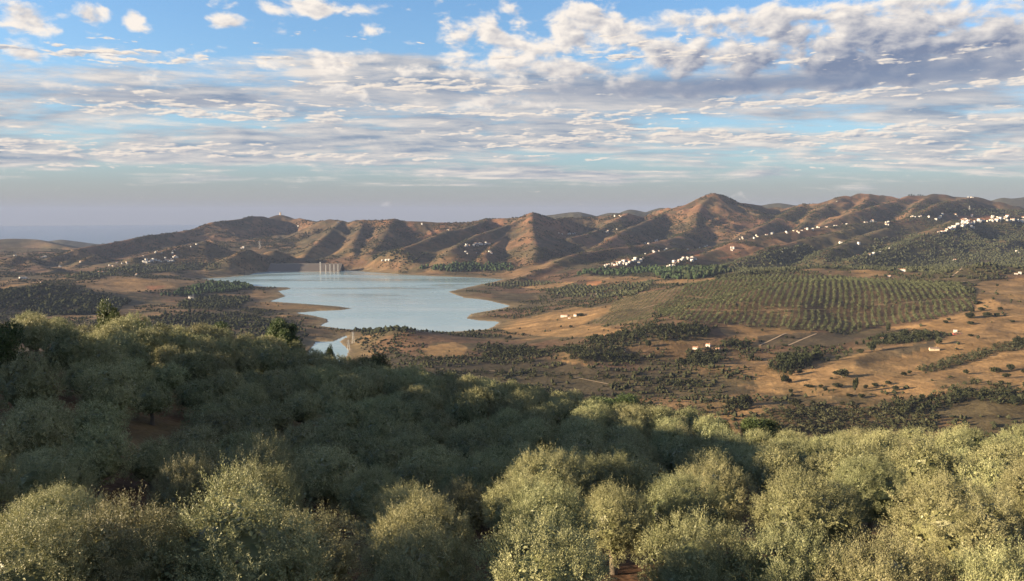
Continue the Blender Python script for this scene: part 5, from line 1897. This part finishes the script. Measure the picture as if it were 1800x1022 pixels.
farmhouse(1683, 588, 17, 5, 2.2, .8, R(-8), "long low dark red outbuilding in front of the white upper house", wall=M_REDW, roof=M_DARKROOF, name="outbuilding", category="shed", nwin=4)
farmhouse(1642, 616, 16, 7, 3.6, 1.9, R(-14), "old stone barn with dark roof alone on the ploughed slope", wall=M_STONE, roof=M_DARKROOF, name="stone_barn", category="barn", nwin=1)
farmhouse(1549, 599, 8, 6, 4.2, 1.6, R(-36), "white house half hidden by the farm hedge", nwin=3)
farmhouse(1601, 588, 13, 6, 3.0, 1.2, R(-20), "low house with dark roof in the middle of the farm hedge", wall=M_CREAM, roof=M_DARKROOF, nwin=3)
farmhouse(1638, 590, 10, 6, 2.8, 1.2, R(-20), "cream house at the right end of the farm hedge", wall=M_CREAM, nwin=3)
farmhouse(1585, 477, 24, 12, 6.5, 2.2, R(-35), "white villa on the rise above the orchard's top edge", nwin=5)
farmhouse(1563, 487, 10, 8, 4.2, 1.6, R(-30), "small white house at the top edge of the orchard", nwin=3)
farmhouse(1678, 458, 15, 10, 5.0, 1.8, R(-30), "white house alone above the round olive hill", nwin=4)
farmhouse(371, 555, 7, 5, 2.6, .8, R(-20), "small grey hut on the slope beyond the left crest", wall=M_CONC, roof=M_FLAT, name="hut", category="hut", nwin=1)
farmhouse(177, 481, 32, 14, 9.0, 2.0, R(-20), "large white house on orange ground above the left valley", nwin=5)


# ------------------------------------------------------------------ dam, intake towers, pylons, ridge tower
def dam():
    t = empty("dam", tuple(P(545, 474, 3400)), label="long earth dam with pale crest at the far end of the lake", category="dam")
    o = np.array(t.location)
    A, B = P(476, 464.4, 3455) - o, P(602, 464.0, 3455) - o
    crest = (A[2] + B[2]) / 2
    A[2] = B[2] = crest
    base = -8.0 - o[2]
    n = 24
    vs, fs = [], []
    for i in range(n + 1):
        c = A + (B - A) * i / n
        run = (crest - base) * 1.75
        vs += [(c[0], c[1] - 5 - run, base), (c[0], c[1] - 5, crest), (c[0], c[1] + 5, crest), (c[0], c[1] + 5 + run * .9, base)]
    for i in range(n):
        k = i * 4
        fs += [(k, k + 4, k + 5, k + 1), (k + 1, k + 5, k + 6, k + 2), (k + 2, k + 6, k + 7, k + 3)]
    mb = MB()
    mb.add(vs, fs)
    link("embankment", mb.mesh("embankment", [M_ROCKFILL]), t)
    mb = MB()
    c = (A + B) / 2
    mb.box((c[0], c[1], crest + .25), (B[0] - A[0], 9.6, .5))
    link("crest_road", mb.mesh("crest_road", [M_DAMWALL]), t)
    mb = MB()
    mb.box((c[0], c[1] - 5.3, crest + 1.0), (B[0] - A[0], .6, 2.2))
    link("parapet", mb.mesh("parapet", [M_DAMWALL]), t)
    mb = MB()
    mb.box((c[0], c[1] - 5 - (crest + o[2]) * 1.75 - 3.0, -o[2] + 1.0), (B[0] - A[0] - 20, 6, 2.4))
    link("toe_beam", mb.mesh("toe_beam", [M_DAMWALL]), t)


def intake_towers():
    for i, (px, top, w, nm) in enumerate([(563, 462.5, 5.0, "tall square intake tower, leftmost and highest of the row in the lake by the dam"), (572.5, 466, 3.6, "second pale pier in the row before the dam"),
                                          (580, 465.5, 3.6, "middle pale pier in the row before the dam"), (587, 465.5, 3.6, "fourth pale pier in the row before the dam"), (594, 465.5, 3.6, "rightmost pale pier in the row before the dam")]):
        Y = 3330
        q = P(px, top, Y)
        h = q[2]
        t = empty("intake_tower", (q[0], q[1], 0), label=nm, category="tower", group="intake towers by the dam")
        mb = MB()
        a, b = w * .62, w * .45
        v = [(-a, -a, -8), (a, -a, -8), (a, a, -8), (-a, a, -8), (-b, -b, h), (b, -b, h), (b, b, h), (-b, b, h)]
        mb.add(v, [[0, 1, 5, 4], [1, 2, 6, 5], [2, 3, 7, 6], [3, 0, 4, 7], [4, 5, 6, 7]])
        link("shaft", mb.mesh("shaft", [M_CONC]), t)
        mb = MB()
        mb.box((0, 0, h + .6), (w * 1.25, w * 1.25, 1.2))
        link("cap", mb.mesh("cap", [M_CONC]), t)
        if i == 0:
            mb = MB()
            mb.box((0, 0, h + 2.4), (w * .8, w * .8, 2.4))
            link("gate_house", mb.mesh("gate_house", [M_WHITE]), t)


def ridge_tower():
    p = P(493, 378, 4895)
    gz = float(ground(p[0], p[1]))
    t = empty("watchtower", (p[0], p[1], gz), label="small dark tower on the highest point of the left mountain", category="tower")
    mb = MB()
    mb.tube([(0, 0, -4), (0, 0, 9), (0, 0, 14)], [5.2, 4.6, 4.2], 12)
    link("shaft", mb.mesh("shaft", [M_STONE]), t)
    mb = MB()
    mb.tube([(0, 0, 14), (0, 0, 16.2)], [5.4, 5.4], 12)
    link("parapet", mb.mesh("parapet", [M_STONE]), t)


def pylon(px, py, h, label, rmin=430):
    p = hit(px, py, rmin)
    t = empty("power_pylon", tuple(p), R(20), label=label, category="pylon", group="power pylons")
    mb = MB()
    w0, w1 = h * .11, h * .025
    th = max(.12, h * .008)
    lv = np.linspace(0, 1, 7)
    cor = [(-1, -1), (1, -1), (1, 1), (-1, 1)]
    for a, b in cor:
        mb.tube([(a * w0, b * w0, -1), (a * w1, b * w1, h)], [th, th], 4)
    for z0, z1 in zip(lv[:-1], lv[1:]):
        wa, wb = w0 + (w1 - w0) * z0, w0 + (w1 - w0) * z1
        for (a, b), (c, d) in zip(cor, cor[1:] + cor[:1]):
            mb.tube([(a * wa, b * wa, z0 * h), (c * wb, d * wb, z1 * h)], [th * .6] * 2, 4)
    link("lattice_mast", mb.mesh("lattice_mast", [M_STEEL]), t)
    for k, z in enumerate((.70, .82, .94)):
        mb = MB()
        L = h * (.17, .20, .14)[k]
        for s in (-1, 1):
            mb.tube([(s * w1, 0, z * h + h * .02), (s * L, 0, z * h)], [th, th * .6], 4)
            mb.tube([(s * w1, 0, z * h - h * .02), (s * L, 0, z * h)], [th, th * .6], 4)
            mb.tube([(s * L, 0, z * h), (s * L, 0, z * h - h * .05)], [th * .8] * 2, 4)
        link("cross_arm", mb.mesh("cross_arm", [M_STEEL]), t)


dam()
intake_towers()
ridge_tower()
pylon(621, 604, 22, "grey lattice pylon beside the lake's bright cove, nearer the lake")
pylon(613, 617, 20, "grey lattice pylon at the lower right rim of the bright cove")
pylon(457, 438, 40, "tall thin pylon on the lit cone hill by the dam", 1500)
pylon(340, 530, 20, "thin pylon on the left shore below the pine wood")
pylon(1704, 372, 30, "thin mast pylon above the large right hand village", 1500)
